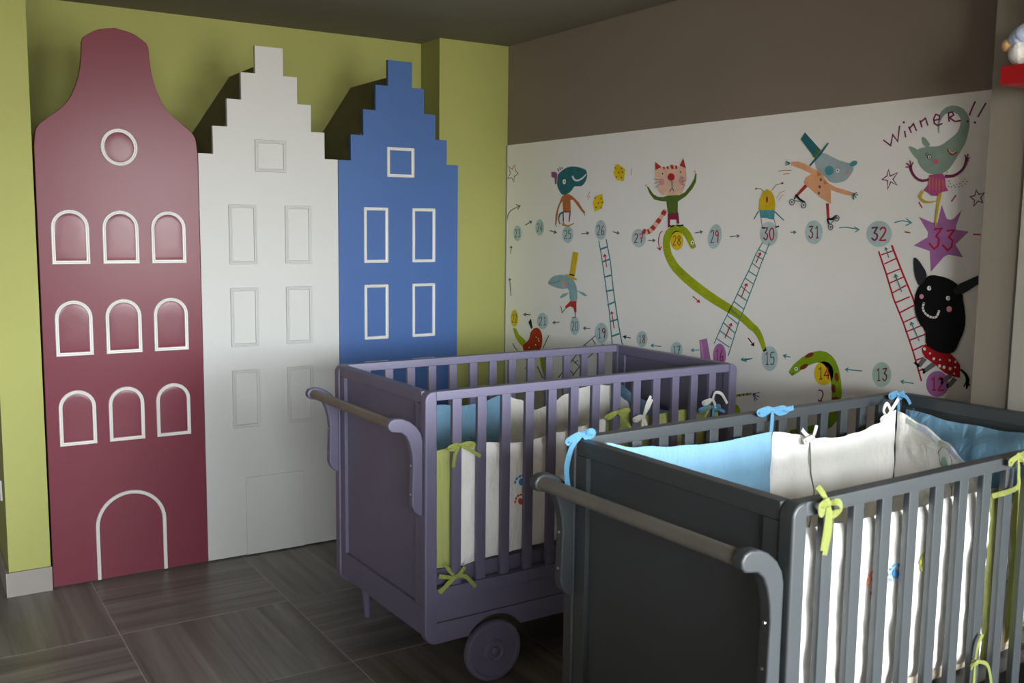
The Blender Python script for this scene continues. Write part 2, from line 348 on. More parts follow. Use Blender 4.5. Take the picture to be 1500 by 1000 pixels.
ART=[
('painted_star',[('brown',1,[9077,3631,9072,3644,9069,3575,9056,3578,9013,3542,8993,3541,9089,3515,9076,3511,9089,3458,9083,3444,9128,3503,9135,3496,9201,3500,9222,3492,9154,3550,9168,3551,9196,3623,9210,3635,9127,3585,9131,3596,9077,3631,9072,3644])]),
('painted_arrow',[('ink',1,[9208,3031,9227,3032,9203,3067,9221,3068,9188,3107,9205,3111,9159,3132,9173,3138,9114,3152,9124,3160,9033,3175,9041,3183,8963,3192,8970,3200]),('ink',1,[9039,3207,9034,3216,8973,3195,8946,3199,9016,3160,9002,3155])]),
('number_disc',[('disc',0,[8920,2904,8925,2876,8938,2850,8960,2831,8987,2820,9016,2820,9043,2829,9066,2848,9081,2873,9087,2902,9082,2931,9068,2957,9046,2976,9019,2986,8990,2987,8963,2977,8941,2958,8926,2933]),('ink',1,[9047,2926,9059,2929,9041,2935,9053,2938,9035,2940,9042,2948,9032,2940,9025,2947,9026,2936,9013,2939,9024,2928,9011,2928,9026,2916,9013,2915,9032,2902,9020,2900,9041,2887,9029,2885,9053,2873,9040,2870,9060,2857,9043,2864,9031,2857,9033,2864,9009,2861,9012,2867]),('ink',1,[8990,2937,8995,2944,8972,2941,8975,2948,8966,2942,8949,2949,8972,2931,8959,2929,8982,2911,8968,2913,8972,2903,8962,2908,8962,2898,8950,2901,8961,2887,8948,2887,8964,2876,8952,2874,8970,2868,8960,2864,8973,2867,8976,2857,8978,2871,8990,2868,8986,2880,8998,2877])]),
('number_disc',[('disc',0,[8494,2970,8498,2941,8511,2916,8532,2896,8558,2886,8587,2885,8614,2895,8636,2914,8651,2939,8657,2969,8653,2998,8639,3024,8618,3043,8591,3053,8563,3053,8536,3043,8514,3024,8499,2999]),('ink',1,[8618,2993,8630,2995,8612,3001,8624,3004,8607,3007,8613,3015,8603,3007,8597,3013,8597,3003,8585,3006,8595,2994,8583,2995,8597,2982,8585,2981,8603,2968,8591,2966,8612,2954,8600,2951,8623,2939,8612,2937,8630,2924,8614,2930,8602,2924,8604,2930,8581,2927,8584,2933]),('ink',1,[8527,2928,8539,2928,8536,3018,8539,3005,8574,2948,8557,2957,8521,2954,8523,2961])]),
('number_disc',[('disc',0,[7972,2907,7977,2877,7993,2851,8018,2831,8049,2820,8083,2819,8116,2829,8143,2848,8161,2874,8167,2904,8162,2934,8146,2961,8120,2980,8089,2991,8055,2991,8023,2981,7996,2962,7979,2936]),('ink',1,[8121,2929,8133,2932,8115,2938,8126,2941,8107,2944,8114,2952,8101,2943,8095,2950,8094,2939,8082,2943,8091,2931,8079,2931,8093,2919,8081,2917,8101,2904,8089,2902,8112,2889,8100,2886,8125,2874,8113,2871,8133,2858,8116,2865,8101,2858,8103,2865,8076,2862,8079,2869]),('ink',1,[8014,2952,8015,2945,8033,2953,8032,2946,8056,2949,8045,2943,8062,2929,8049,2929,8058,2908,8047,2917,8038,2910,8041,2917,8028,2912,8022,2921,8022,2906,8010,2908,8019,2893,8007,2894,8023,2879,8011,2877,8030,2869,8022,2863,8041,2869,8042,2861,8055,2871,8058,2864])]),
('number_disc',[('disc',0,[7439,2956,7443,2924,7457,2895,7480,2873,7508,2861,7539,2861,7569,2872,7593,2893,7610,2921,7617,2954,7613,2987,7598,3016,7575,3037,7546,3049,7515,3049,7486,3038,7462,3017,7445,2988]),('ink',1,[7575,2981,7586,2984,7569,2991,7579,2994,7562,2998,7569,3005,7557,2997,7551,3004,7550,2993,7539,2996,7548,2983,7536,2983,7550,2970,7538,2968,7557,2954,7546,2952,7566,2937,7555,2935,7578,2921,7567,2918,7585,2904,7570,2911,7556,2904,7558,2911,7533,2908,7536,2914]),('maroon',1,[7488,3004,7478,3000,7500,2992,7490,2989,7513,2975,7502,2973,7520,2956,7509,2955,7522,2936,7510,2937,7516,2918,7505,2921,7502,2904,7498,2913,7483,2910,7492,2915,7472,2922,7484,2924,7472,2939,7484,2938,7480,2955,7488,2946,7501,2951,7495,2945,7515,2944,7508,2939])]),
('painted_arrow',[('ink',1,[8848,2986,8859,2994,8723,3029,8733,3038]),('ink',1,[8739,3006,8756,3010,8714,3038,8742,3029,8778,3040,8778,3029])]),
('painted_arrow',[('ink',1,[8391,2935,8386,2945,8273,2916,8268,2926]),('ink',1,[8312,2908,8317,2917,8255,2919,8285,2924,8294,2945,8307,2938])]),
('painted_arrow',[('ink',1,[7838,2909,7840,2919,7718,2920,7720,2929]),('ink',1,[7745,2904,7756,2911,7705,2926,7733,2923,7754,2940,7761,2931])]),
('painted_arrow',[('ink',1,[7345,2937,7342,2946,7249,2923,7246,2932]),('ink',1,[7281,2915,7287,2923,7235,2926,7260,2930,7269,2949,7279,2943])]),
('painted_crocodile',[('orange2',0,[8176,3287,8119,3307,8063,3306,7988,3278,7894,3223,7829,3159,7783,3127,7800,3111,7846,3138,7930,3202,7987,3246,8033,3249,8024,3128,8155,3126,8170,3238,8207,3205,8238,3151,8255,3074,8269,3008,8292,3007,8289,3096,8258,3173,8203,3254]),('tealdark',0,[8267,3447,8267,3474,8259,3501,8226,3523,8184,3542,8139,3559,8090,3571,8036,3575,7979,3573,7922,3566,7870,3556,7824,3545,7788,3532,7771,3514,7764,3494,7762,3474,7768,3453,7781,3429,7802,3406,7828,3388,7863,3377,7915,3378,7964,3379,7985,3368,8000,3353,8020,3337,8045,3322,8081,3310,8119,3302,8153,3299,8186,3305,8218,3330,8245,3359,8261,3382,8269,3403,8270,3425]),('dark',1,[8235,3537,8247,3534,8258,3566,8271,3564]),('dark',1,[8206,3546,8219,3545,8220,3577,8233,3576]),('dark',1,[8177,3553,8190,3553,8182,3577,8195,3577]),('plum2',0,[8376,3533,8318,3536,8269,3518,8275,3414,8304,3404,8316,3471,8371,3483]),('white',1,[8016,3480,7992,3484,8006,3462,7981,3468,7985,3441,7965,3453,7950,3428,7942,3445,7908,3425,7913,3443,7863,3435,7876,3450,7822,3451,7839,3463,7790,3472,7805,3480,7769,3490,7780,3495]),('white',0,[8114,3429,8116,3418,8124,3409,8135,3404,8148,3404,8159,3410,8167,3419,8171,3431,8168,3443,8160,3452,8149,3457,8137,3456,8125,3451,8117,3441]),('dark',0,[8129,3430,8130,3426,8132,3423,8136,3422,8140,3422,8144,3424,8147,3427,8148,3430,8147,3434,8144,3437,8141,3439,8136,3439,8133,3437,8130,3434]),('dark',0,[8141,3460,8143,3457,8147,3454,8153,3452,8159,3453,8166,3455,8170,3458,8171,3461,8170,3465,8166,3468,8160,3470,8153,3469,8147,3467,8143,3464]),('dark',0,[7890,3531,7892,3528,7896,3527,7901,3526,7908,3526,7914,3527,7918,3529,7919,3532,7918,3534,7914,3536,7908,3536,7902,3536,7896,3535,7892,3533]),('purple',1,[8133,3030,8152,3030,8142,3123,8162,3134,8040,3123,8019,3133,8054,3031,8035,3030]),('tealdark',1,[8154,3134,8141,3118,8182,3127,8167,3112,8216,3112,8193,3102,8232,3086,8209,3082,8236,3057,8216,3057,8223,3027,8207,3030,8209,3004,8194,3007]),('tan',0,[8163,2992,8152,3025,8129,3025,8119,3008,8062,2996,7961,3020,7951,3013,8053,2982]),('ink',1,[8294,3012,8283,3014,8268,2979,8257,2981]),('ink',1,[7806,3126,7796,3128,7787,3094,7777,3096])]),
('painted_cheese',[('yellow',0,[7330,3564,7281,3565,7179,3513,7194,3407,7299,3415,7356,3480]),('brown',0,[7312,3532,7315,3527,7323,3525,7331,3527,7335,3533,7332,3539,7324,3541,7315,3538]),('brown',0,[7223,3523,7226,3518,7234,3516,7242,3519,7245,3524,7242,3530,7234,3532,7226,3529]),('brown',0,[7261,3485,7264,3480,7272,3478,7280,3480,7284,3486,7281,3492,7273,3494,7265,3491]),('brown',0,[7292,3446,7295,3441,7303,3439,7311,3441,7315,3447,7312,3453,7304,3455,7296,3452]),('brown',0,[7219,3439,7222,3433,7230,3431,7238,3434,7242,3440,7239,3445,7231,3447,7223,3445]),('brown',0,[7205,3488,7208,3483,7216,3480,7224,3483,7228,3489,7225,3494,7217,3496,7209,3494])]),
('painted_cheese',[('yellow',0,[7630,3277,7519,3299,7491,3218,7515,3167,7628,3124,7666,3210]),('brown',0,[7616,3258,7619,3252,7627,3250,7636,3253,7640,3258,7637,3264,7628,3267,7619,3264]),('brown',0,[7521,3251,7524,3246,7533,3243,7541,3246,7545,3252,7542,3258,7533,3260,7525,3257]),('brown',0,[7562,3211,7566,3205,7574,3203,7583,3205,7586,3211,7583,3217,7575,3219,7566,3217]),('brown',0,[7595,3170,7598,3164,7607,3161,7616,3164,7619,3170,7616,3176,7608,3178,7599,3176]),('brown',0,[7518,3164,7521,3158,7529,3156,7538,3158,7542,3164,7538,3170,7530,3172,7522,3170]),('brown',0,[7503,3215,7506,3209,7514,3207,7523,3210,7527,3215,7523,3221,7515,3224,7506,3221])]),
('painted_motion_line',[('tan',1,[7714,3322,7706,3319,7765,3270,7758,3268])]),
('painted_motion_line',[('tan',1,[7718,3283,7710,3280,7749,3249,7741,3246])]),
('painted_motion_line',[('tan',1,[7092,3519,7084,3519,7100,3456,7093,3455])]),
('painted_arrow',[('ink',1,[9128,2678,9143,2678,9118,2762,9134,2762]),('ink',1,[9096,2744,9110,2740,9125,2769,9127,2754,9160,2745,9147,2740])]),
('painted_arrow',[('ink',1,[9113,2218,9129,2216,9144,2409,9160,2407]),('ink',1,[9117,2394,9130,2388,9153,2415,9151,2400,9181,2388,9167,2384])]),
('painted_fish',[('greyteal',0,[8403,2402,8396,2418,8374,2437,8337,2461,8286,2481,8219,2492,8151,2496,8101,2497,8056,2493,8005,2479,7961,2460,7933,2436,7913,2408,7896,2379,7887,2344,7882,2289,7894,2240,7946,2225,8000,2233,8016,2269,8022,2314,8032,2345,8052,2365,8092,2361,8147,2353,8215,2357,8283,2364,8334,2372,8372,2381,8395,2390]),('ink',1,[8399,2399,8399,2405,8264,2407,8266,2412,8186,2432,8190,2437]),('pink2',0,[8085,2403,8088,2390,8097,2379,8111,2373,8126,2372,8140,2377,8150,2387,8154,2399,8151,2413,8141,2423,8128,2430,8113,2431,8099,2426,8089,2416]),('gold',0,[7974,2736,7881,2728,7934,2491,8028,2502]),('gold',0,[8109,2512,8028,2502,7897,2472,7902,2454,7961,2457,8055,2482]),('dark',1,[8029,2501,8023,2516,7943,2491,7937,2506]),('greyteal',0,[8022,2325,8126,2307,8183,2270,8163,2256,8078,2288]),('greyteal',0,[7891,2355,7774,2341,7719,2317,7755,2304,7828,2326]),('redbrown',0,[8000,2240,7895,2246,7891,2137,7922,2132,7942,2176,7999,2189,8045,2171,8079,2153,8084,2182]),('ink',1,[8092,2156,8081,2152,8133,2119,8138,2103,8158,2181,8171,2178]),('ink',1,[7917,2133,7902,2134,7915,2089,7900,2082,7968,2082,7966,2073])]),
('number_disc',[('yellow',0,[8966,1983,8970,1951,8983,1922,9003,1899,9028,1885,9055,1883,9081,1891,9102,1911,9117,1938,9122,1970,9118,2002,9105,2032,9085,2054,9059,2067,9032,2070,9007,2061,8986,2041,8972,2015]),('ink',1,[9084,1999,9097,2000,9079,2009,9091,2011,9074,2016,9081,2023,9072,2016,9064,2023,9066,2012,9053,2015,9064,2002,9050,2004,9066,1989,9052,1989,9072,1973,9059,1972,9080,1956,9067,1955,9091,1939,9078,1938,9097,1922,9081,1930,9070,1924,9072,1931,9049,1929,9053,1936]),('ink',1,[9027,2004,9040,2005,9022,2014,9034,2016,9016,2021,9024,2028,9014,2021,9007,2028,9009,2017,8996,2020,9007,2007,8993,2008,9008,1994,8995,1994,9015,1978,9002,1977,9023,1961,9010,1960,9034,1944,9021,1943,9040,1927,9023,1936,9013,1929,9014,1936,8992,1934,8996,1941])]),
('number_disc',[('disc',0,[8388,2005,8393,1975,8411,1948,8438,1926,8472,1912,8509,1909,8544,1916,8573,1932,8593,1957,8600,1986,8594,2016,8576,2044,8548,2066,8514,2079,8477,2082,8442,2074,8414,2058,8395,2034]),('ink',1,[8549,2014,8562,2017,8542,2023,8554,2026,8534,2030,8541,2038,8527,2030,8521,2038,8520,2027,8507,2032,8517,2019,8503,2020,8519,2007,8506,2006,8528,1992,8515,1990,8539,1976,8527,1974,8554,1960,8541,1958,8563,1943,8544,1952,8528,1946,8530,1953,8501,1951,8503,1959]),('ink',1,[8467,2021,8478,2024,8456,2034,8448,2049,8456,1957,8443,1958]),('ink',1,[8466,1952,8468,1959,8430,1958,8432,1965])]),
('number_disc',[('disc',0,[7835,2005,7839,1973,7852,1944,7874,1921,7900,1907,7929,1904,7957,1913,7980,1931,7996,1958,8002,1990,7998,2022,7984,2052,7962,2074,7935,2088,7906,2090,7879,2082,7856,2063,7841,2036]),('ink',1,[7962,2020,7973,2021,7957,2030,7967,2031,7951,2037,7957,2043,7946,2037,7941,2043,7940,2033,7929,2036,7938,2023,7926,2024,7939,2010,7928,2010,7946,1994,7935,1993,7955,1977,7944,1975,7966,1960,7956,1959,7972,1943,7958,1951,7945,1945,7947,1952,7923,1951,7926,1957]),('ink',1,[7895,2047,7886,2044,7903,2039,7893,2037,7912,2026,7901,2026,7914,2008,7903,2009,7913,1989,7902,1990,7907,1968,7896,1970,7899,1951,7890,1957,7884,1949,7888,1956,7873,1959,7883,1961,7867,1977,7878,1977,7864,1998,7875,1997,7866,2018,7877,2016,7870,2035,7881,2032,7879,2044,7888,2040,7886,2048,7894,2043])]),
('number_disc',[('disc',0,[7373,1980,7378,1946,7395,1914,7422,1889,7456,1873,7493,1869,7529,1877,7558,1897,7578,1925,7586,1959,7581,1994,7563,2027,7535,2052,7501,2067,7464,2070,7429,2061,7400,2042,7381,2014]),('ink',1,[7527,1992,7538,1996,7515,2007,7508,2024,7515,1917,7501,1918]),('ink',1,[7525,1911,7528,1920,7489,1918,7491,1926]),('maroon',1,[7417,2007,7429,2002,7427,2018,7439,2012,7445,2028,7445,2016,7463,2016,7452,2012,7473,2001,7458,2001,7469,1985,7455,1989,7455,1971,7450,1983,7432,1981,7441,1987,7416,1994,7429,1996,7414,2005,7428,2002,7428,2012,7418,1997,7430,1988,7417,1989,7432,1965,7418,1966,7437,1943,7423,1943,7442,1925,7429,1925])]),
('painted_arrow',[('ink',1,[8723,2048,8723,2038,8856,2040,8856,2029]),('ink',1,[8818,2057,8807,2049,8873,2033,8839,2035,8819,2016,8808,2026])]),
('painted_arrow',[('ink',1,[8181,2017,8180,2007,8302,2001,8301,1991]),('ink',1,[8271,2019,8260,2013,8317,1993,8286,1998,8264,1981,8256,1991])]),
('painted_arrow',[('ink',1,[7661,2002,7662,1992,7771,1994,7771,1985]),('ink',1,[7739,2010,7730,2003,7785,1989,7756,1991,7741,1973,7731,1982])]),
('painted_arrow',[('ink',1,[7035,1973,7038,1964,7135,1976,7138,1967]),('ink',1,[7104,1988,7098,1980,7149,1972,7124,1971,7114,1953,7104,1960])]),
('painted_ladder',[('teal',1,[7562,2852,7547,2854,7523,2733,7508,2735,7445,2455,7429,2457,7376,2199,7361,2202,7308,1830,7293,1832]),('teal',1,[7449,2870,7433,2872,7377,2666,7361,2668,7316,2380,7300,2382,7240,2107,7223,2110,7152,1847,7136,1851]),('teal',1,[7520,2763,7530,2778,7415,2792,7424,2806]),('teal',1,[7486,2645,7495,2659,7374,2675,7383,2689]),('teal',1,[7452,2500,7460,2515,7344,2527,7351,2541]),('teal',1,[7422,2366,7429,2381,7314,2389,7320,2403]),('teal',1,[7390,2239,7401,2252,7282,2278,7293,2291]),('teal',1,[7343,2086,7351,2100,7236,2116,7244,2130]),('teal',1,[7312,1948,7321,1962,7198,1985,7207,1999]),('red',1,[7411,2607,7424,2605,7449,2725,7462,2723]),('red',1,[7422,2710,7431,2704,7458,2731,7453,2717,7478,2702,7465,2699]),('red',1,[7275,2038,7288,2035,7319,2189,7332,2187]),('red',1,[7293,2176,7303,2169,7328,2195,7324,2181,7348,2166,7336,2163])]),
('painted_apple_worm',[('olive',0,[9067,1869,9039,1873,9000,1861,8979,1837,8950,1808,8875,1780,8813,1751,8820,1710,8855,1680,8899,1691,8948,1718,8991,1747,9027,1782,9056,1830]),('olive',0,[8539,1605,8432,1618,8381,1532,8386,1416,8434,1403,8498,1494]),('apple',0,[8703,1868,8679,1886,8651,1903,8620,1913,8589,1917,8555,1909,8526,1891,8505,1865,8493,1831,8491,1790,8497,1749,8507,1719,8531,1688,8579,1636,8643,1593,8720,1586,8792,1598,8832,1622,8854,1651,8867,1675,8864,1697,8834,1719,8796,1741,8766,1760,8743,1782,8731,1813,8723,1843,8715,1857]),('dark',0,[8763,1959,8713,2005,8678,1906,8705,1891]),('white',0,[8594,1815,8600,1808,8613,1807,8619,1812,8613,1819,8601,1820]),('white',0,[8552,1802,8558,1795,8571,1794,8577,1799,8571,1806,8559,1807]),('white',0,[8602,1732,8608,1725,8621,1724,8627,1729,8621,1736,8609,1737]),('white',0,[8728,1689,8734,1682,8747,1680,8753,1686,8747,1693,8734,1694]),('white',0,[8541,1780,8547,1773,8560,1772,8566,1777,8560,1784,8548,1785]),('ink',1,[9077,1696,9063,1701,9031,1652,9018,1659,8951,1613,8940,1620]),('ink',1,[8374,1859,8359,1857,8487,1706,8472,1704]),('ink',1,[8743,1518,8729,1514,8821,1448,8807,1444]),('ink',1,[8586,1503,8569,1510,8481,1396,8469,1407,8416,1397,8412,1408])]),
('painted_small_ladder',[('ink',1,[7574,1942,7563,1936,7757,1825,7745,1820,8198,1439,8184,1435]),('ink',1,[7450,1868,7439,1862,7779,1651,7767,1646,7950,1488,7936,1484]),('ink',1,[7635,1901,7623,1907,7577,1846,7565,1852]),('ink',1,[7748,1823,7737,1830,7647,1764,7637,1771]),('ink',1,[7846,1715,7833,1720,7779,1646,7766,1651]),('ink',1,[7944,1646,7934,1654,7840,1599,7830,1606]),('ink',1,[8036,1556,8025,1564,7930,1509,7920,1517]),('ink',1,[7905,1618,7915,1623,7847,1659,7856,1663])]),
('painted_snake',[('olive',1,[6225,2815,6264,2811,6219,2836,6278,2827,6223,2868,6297,2849,6248,2909,6323,2882,6282,2950,6354,2914,6321,2980,6382,2935,6369,3003,6408,2947,6426,3015,6433,2952,6486,3011,6458,2951,6546,2990,6488,2940,6597,2954,6514,2921,6622,2904,6529,2890,6631,2851,6535,2852,6623,2801,6527,2813,6606,2756,6512,2776,6591,2725,6499,2753,6568,2695,6478,2731,6535,2655,6446,2698,6483,2609,6401,2661,6407,2560,6331,2620,6322,2513,6250,2576,6238,2471,6170,2537,6152,2433,6089,2499,6064,2396,6006,2463,5975,2363,5922,2428,5888,2333,5839,2397,5806,2305,5759,2367,5734,2280,5686,2338,5671,2254,5620,2307,5611,2222,5558,2271,5559,2192,5511,2241,5533,2182,5489,2230,5519,2176,5467,2217,5494,2156,5438,2188,5465,2125,5411,2149,5431,2074,5385,2090,5403,2028,5367,2041]),('white',0,[6230,2864,6233,2853,6243,2846,6257,2846,6268,2852,6273,2863,6269,2874,6258,2881,6245,2881,6234,2875]),('dark',0,[6240,2864,6242,2859,6248,2856,6254,2858,6256,2863,6254,2869,6249,2871,6243,2869]),('dark',1,[6228,2821,6230,2825,6208,2826,6215,2829,6214,2851,6220,2850]),('green2',0,[6459,2973,6464,2968,6473,2968,6478,2972,6474,2977,6464,2977]),('green2',0,[6505,2971,6510,2967,6519,2967,6524,2971,6520,2975,6510,2975]),('green2',0,[6497,2941,6501,2937,6511,2937,6516,2941,6511,2945,6502,2945]),('green2',0,[6569,2950,6574,2945,6584,2945,6589,2949,6584,2953,6574,2954]),('green2',0,[6589,2914,6593,2910,6603,2910,6608,2914,6604,2918,6594,2918]),('green2',0,[6599,2883,6604,2879,6614,2879,6619,2883,6614,2887,6604,2887]),('green2',0,[6564,2861,6569,2857,6578,2857,6583,2861,6579,2865,6569,2865]),('green2',0,[6558,2819,6562,2814,6572,2814,6577,2818,6573,2822,6563,2823]),('green2',0,[6589,2789,6594,2785,6604,2785,6609,2789,6604,2793,6594,2793]),('green2',0,[6564,2770,6569,2766,6579,2765,6584,2769,6579,2773,6569,2774]),('green2',0,[6553,2739,6557,2735,6567,2734,6572,2738,6568,2743,6558,2743]),('green2',0,[6533,2746,6538,2742,6548,2741,6553,2745,6548,2749,6539,2750]),('green2',0,[6510,2702,6515,2697,6525,2697,6530,2701,6525,2705,6515,2706]),('green2',0,[6505,2701,6510,2697,6520,2696,6525,2700,6520,2704,6510,2705]),('green2',0,[6473,2645,6477,2641,6487,2641,6492,2644,6488,2649,6478,2649]),('green2',0,[6403,2630,6408,2626,6417,2625,6422,2629,6418,2634,6408,2634]),('green2',0,[6361,2593,6366,2589,6375,2588,6380,2592,6375,2596,6366,2597]),('green2',0,[6340,2591,6344,2587,6354,2586,6359,2590,6354,2595,6345,2595]),('green2',0,[6267,2543,6271,2539,6281,2538,6286,2542,6281,2546,6272,2547]),('green2',0,[6231,2528,6235,2524,6245,2524,6249,2527,6245,2532,6236,2532]),('green2',0,[6173,2493,6177,2488,6186,2488,6191,2492,6187,2496,6178,2496]),('green2',0,[6125,2474,6130,2470,6139,2469,6144,2473,6139,2477,6130,2478]),('green2',0,[6056,2428,6061,2423,6070,2423,6074,2426,6070,2431,6061,2431]),('green2',0,[5992,2427,5997,2423,6006,2423,6010,2426,6006,2431,5997,2431]),('green2',0,[5952,2397,5956,2393,5965,2392,5970,2396,5966,2400,5957,2401]),('green2',0,[5900,2386,5904,2382,5912,2381,5917,2385,5913,2389,5904,2390]),('green2',0,[5827,2372,5831,2368,5839,2367,5844,2371,5840,2375,5831,2376]),('green2',0,[5775,2342,5779,2338,5787,2337,5792,2341,5788,2345,5779,2346]),('green2',0,[5714,2310,5718,2306,5726,2305,5730,2308,5726,2313,5718,2313]),('green2',0,[5669,2294,5673,2290,5681,2289,5686,2293,5682,2297,5674,2298]),('green2',0,[5644,2275,5647,2270,5656,2270,5660,2273,5656,2277,5648,2278]),('green2',0,[5604,2256,5608,2251,5616,2251,5620,2254,5617,2258,5608,2259]),('green2',0,[5567,2237,5571,2233,5579,2232,5583,2235,5579,2240,5571,2240]),('green2',0,[5550,2225,5554,2221,5562,2220,5566,2223,5562,2227,5554,2228]),('green2',0,[5485,2221,5489,2217,5497,2216,5501,2220,5497,2224,5490,2224]),('green2',0,[5488,2200,5491,2196,5499,2195,5504,2199,5500,2203,5492,2204]),('green2',0,[5474,2199,5478,2195,5486,2194,5490,2198,5486,2202,5478,2203]),('green2',0,[5464,2199,5467,2195,5475,2194,5479,2197,5476,2201,5468,2202]),('green2',0,[5471,2171,5474,2167,5482,2166,5487,2170,5483,2174,5475,2175])]),
('painted_cat',[('cat',1,[6618,3153,6583,3139,6647,3125,6604,3108,6684,3090,6635,3069,6720,3057,6668,3033,6757,3026,6702,2999,6791,2999,6737,2968,6822,2980,6772,2943,6839,2972,6807,2927,6850,2970,6848,2920,6872,2972,6893,2928,6898,2977,6922,2937]),('redbrown',1,[6635,3143,6587,3125,6653,3128,6598,3106,6670,3109,6615,3087]),('redbrown',1,[6699,3073,6653,3052,6721,3057,6667,3033,6739,3040,6685,3016]),('redbrown',1,[6769,3009,6725,2986,6789,2998,6739,2970,6806,2986,6757,2957]),('redbrown',1,[6826,2970,6796,2938,6838,2969,6809,2930,6847,2967,6824,2926]),('redbrown',1,[6856,2964,6873,2929,6871,2970,6894,2930,6886,2974,6911,2934]),('green',0,[6648,3251,6584,3264,6430,3266,6362,3287,6297,3345,6253,3399,6242,3442,6226,3439,6229,3371,6269,3317,6347,3255,6448,3210,6443,3109,6570,3106,6596,3212,6668,3218,6757,3233,6818,3282,6862,3346,6848,3349,6774,3281,6714,3256]),('maroon',0,[6574,3108,6437,3117,6418,3022,6453,3021,6459,3056,6539,3056,6543,2994,6567,2985]),('dark',1,[6553,3003,6541,3014,6524,2989,6521,3004,6481,3000,6488,3012]),('dark',1,[6455,3003,6450,3016,6417,2996,6417,3010,6364,3005,6369,3017]),('cat',0,[6757,3496,6675,3512,6610,3509,6540,3527,6441,3506,6358,3489,6341,3402,6371,3320,6403,3274,6485,3263,6642,3266,6709,3309,6742,3386]),('redbrown',0,[6757,3561,6672,3514,6754,3489]),('redbrown',0,[6395,3578,6356,3488,6438,3514]),('redbrown',1,[6655,3511,6637,3516,6639,3491,6622,3496]),('redbrown',1,[6607,3513,6585,3517,6594,3490,6573,3494]),('redbrown',1,[6555,3523,6525,3527,6539,3487,6509,3492]),('redbrown',1,[6493,3517,6468,3518,6487,3487,6463,3488]),('pink2',0,[6625,3382,6628,3369,6638,3359,6652,3354,6668,3354,6683,3360,6694,3371,6698,3385,6695,3398,6685,3408,6671,3413,6655,3413,6640,3406,6630,3396]),('pink2',0,[6371,3389,6374,3373,6383,3360,6396,3354,6411,3354,6426,3362,6436,3375,6440,3391,6437,3407,6428,3419,6415,3426,6400,3426,6385,3418,6375,3405]),('red',0,[6493,3420,6497,3406,6508,3395,6526,3390,6546,3390,6565,3397,6578,3409,6583,3423,6579,3438,6567,3449,6549,3454,6529,3453,6511,3446,6498,3435]),('dark',1,[6531,3389,6522,3389,6526,3323,6518,3323]),('dark',1,[6546,3296,6554,3299,6534,3314,6540,3318,6520,3318,6518,3325,6508,3310,6501,3313,6505,3299,6497,3300]),('dark',0,[6642,3454,6644,3448,6650,3446,6656,3449,6659,3454,6657,3460,6651,3462,6644,3459]),('dark',0,[6410,3459,6412,3454,6418,3452,6424,3454,6427,3460,6425,3465,6419,3467,6413,3464]),('ink',1,[6765,3411,6765,3415,6692,3403,6691,3407]),('ink',1,[6759,3370,6761,3374,6692,3385,6695,3388]),('ink',1,[6748,3332,6751,3335,6681,3359,6684,3362]),('ink',1,[6410,3411,6409,3415,6355,3405,6354,3408]),('ink',1,[6400,3374,6402,3378,6346,3386,6348,3390]),('ink',1,[6407,3356,6406,3359,6359,3343,6357,3347]),('cat',0,[6853,3358,6857,3350,6866,3347,6876,3351,6880,3359,6877,3367,6867,3370,6858,3367]),('cat',0,[6225,3454,6229,3445,6238,3442,6248,3446,6252,3455,6248,3464,6239,3467,6230,3463])]),
('number_disc',[('disc',0,[6861,2889,6866,2861,6882,2835,6908,2816,6940,2805,6975,2804,7008,2814,7036,2832,7055,2857,7062,2886,7057,2915,7040,2940,7014,2959,6982,2970,6947,2970,6914,2961,6887,2942,6869,2918]),('maroon',1,[7014,2909,7026,2913,7008,2918,7019,2922,7000,2924,7006,2932,6993,2923,6988,2931,6986,2919,6974,2924,6984,2912,6971,2912,6986,2900,6973,2899,6994,2887,6981,2884,7004,2872,6992,2868,7018,2857,7006,2854,7026,2841,7008,2849,6993,2841,6995,2849,6967,2845,6970,2853]),('red',1,[6953,2918,6956,2926,6912,2924,6896,2935,6932,2848,6920,2846]),('red',1,[6938,2884,6940,2892,6904,2886,6906,2894])]),
('number_disc',[('yellow',0,[6363,2880,6367,2851,6380,2825,6401,2806,6428,2795,6457,2794,6485,2804,6508,2822,6524,2847,6531,2876,6527,2906,6513,2931,6492,2951,6465,2961,6436,2961,6408,2952,6385,2933,6370,2908]),('brown',1,[6491,2901,6501,2903,6486,2909,6496,2913,6480,2915,6485,2923,6474,2915,6470,2922,6468,2911,6458,2914,6466,2903,6455,2903,6467,2891,6457,2889,6474,2877,6464,2874,6483,2862,6473,2859,6494,2847,6484,2845,6500,2832,6486,2839,6473,2832,6474,2839,6451,2835,6454,2843]),('brown',1,[6414,2885,6423,2881,6424,2894,6433,2890,6430,2903,6442,2903,6426,2912,6435,2916,6420,2915,6421,2925,6414,2912,6405,2916,6409,2904,6397,2904,6413,2895,6404,2892,6423,2885,6414,2881,6435,2872,6425,2869,6442,2857,6431,2858,6433,2842,6424,2847,6416,2832,6417,2842,6400,2843,6410,2847,6393,2859,6404,2858,6403,2874,6412,2870,6414,2885,6423,2881])]),
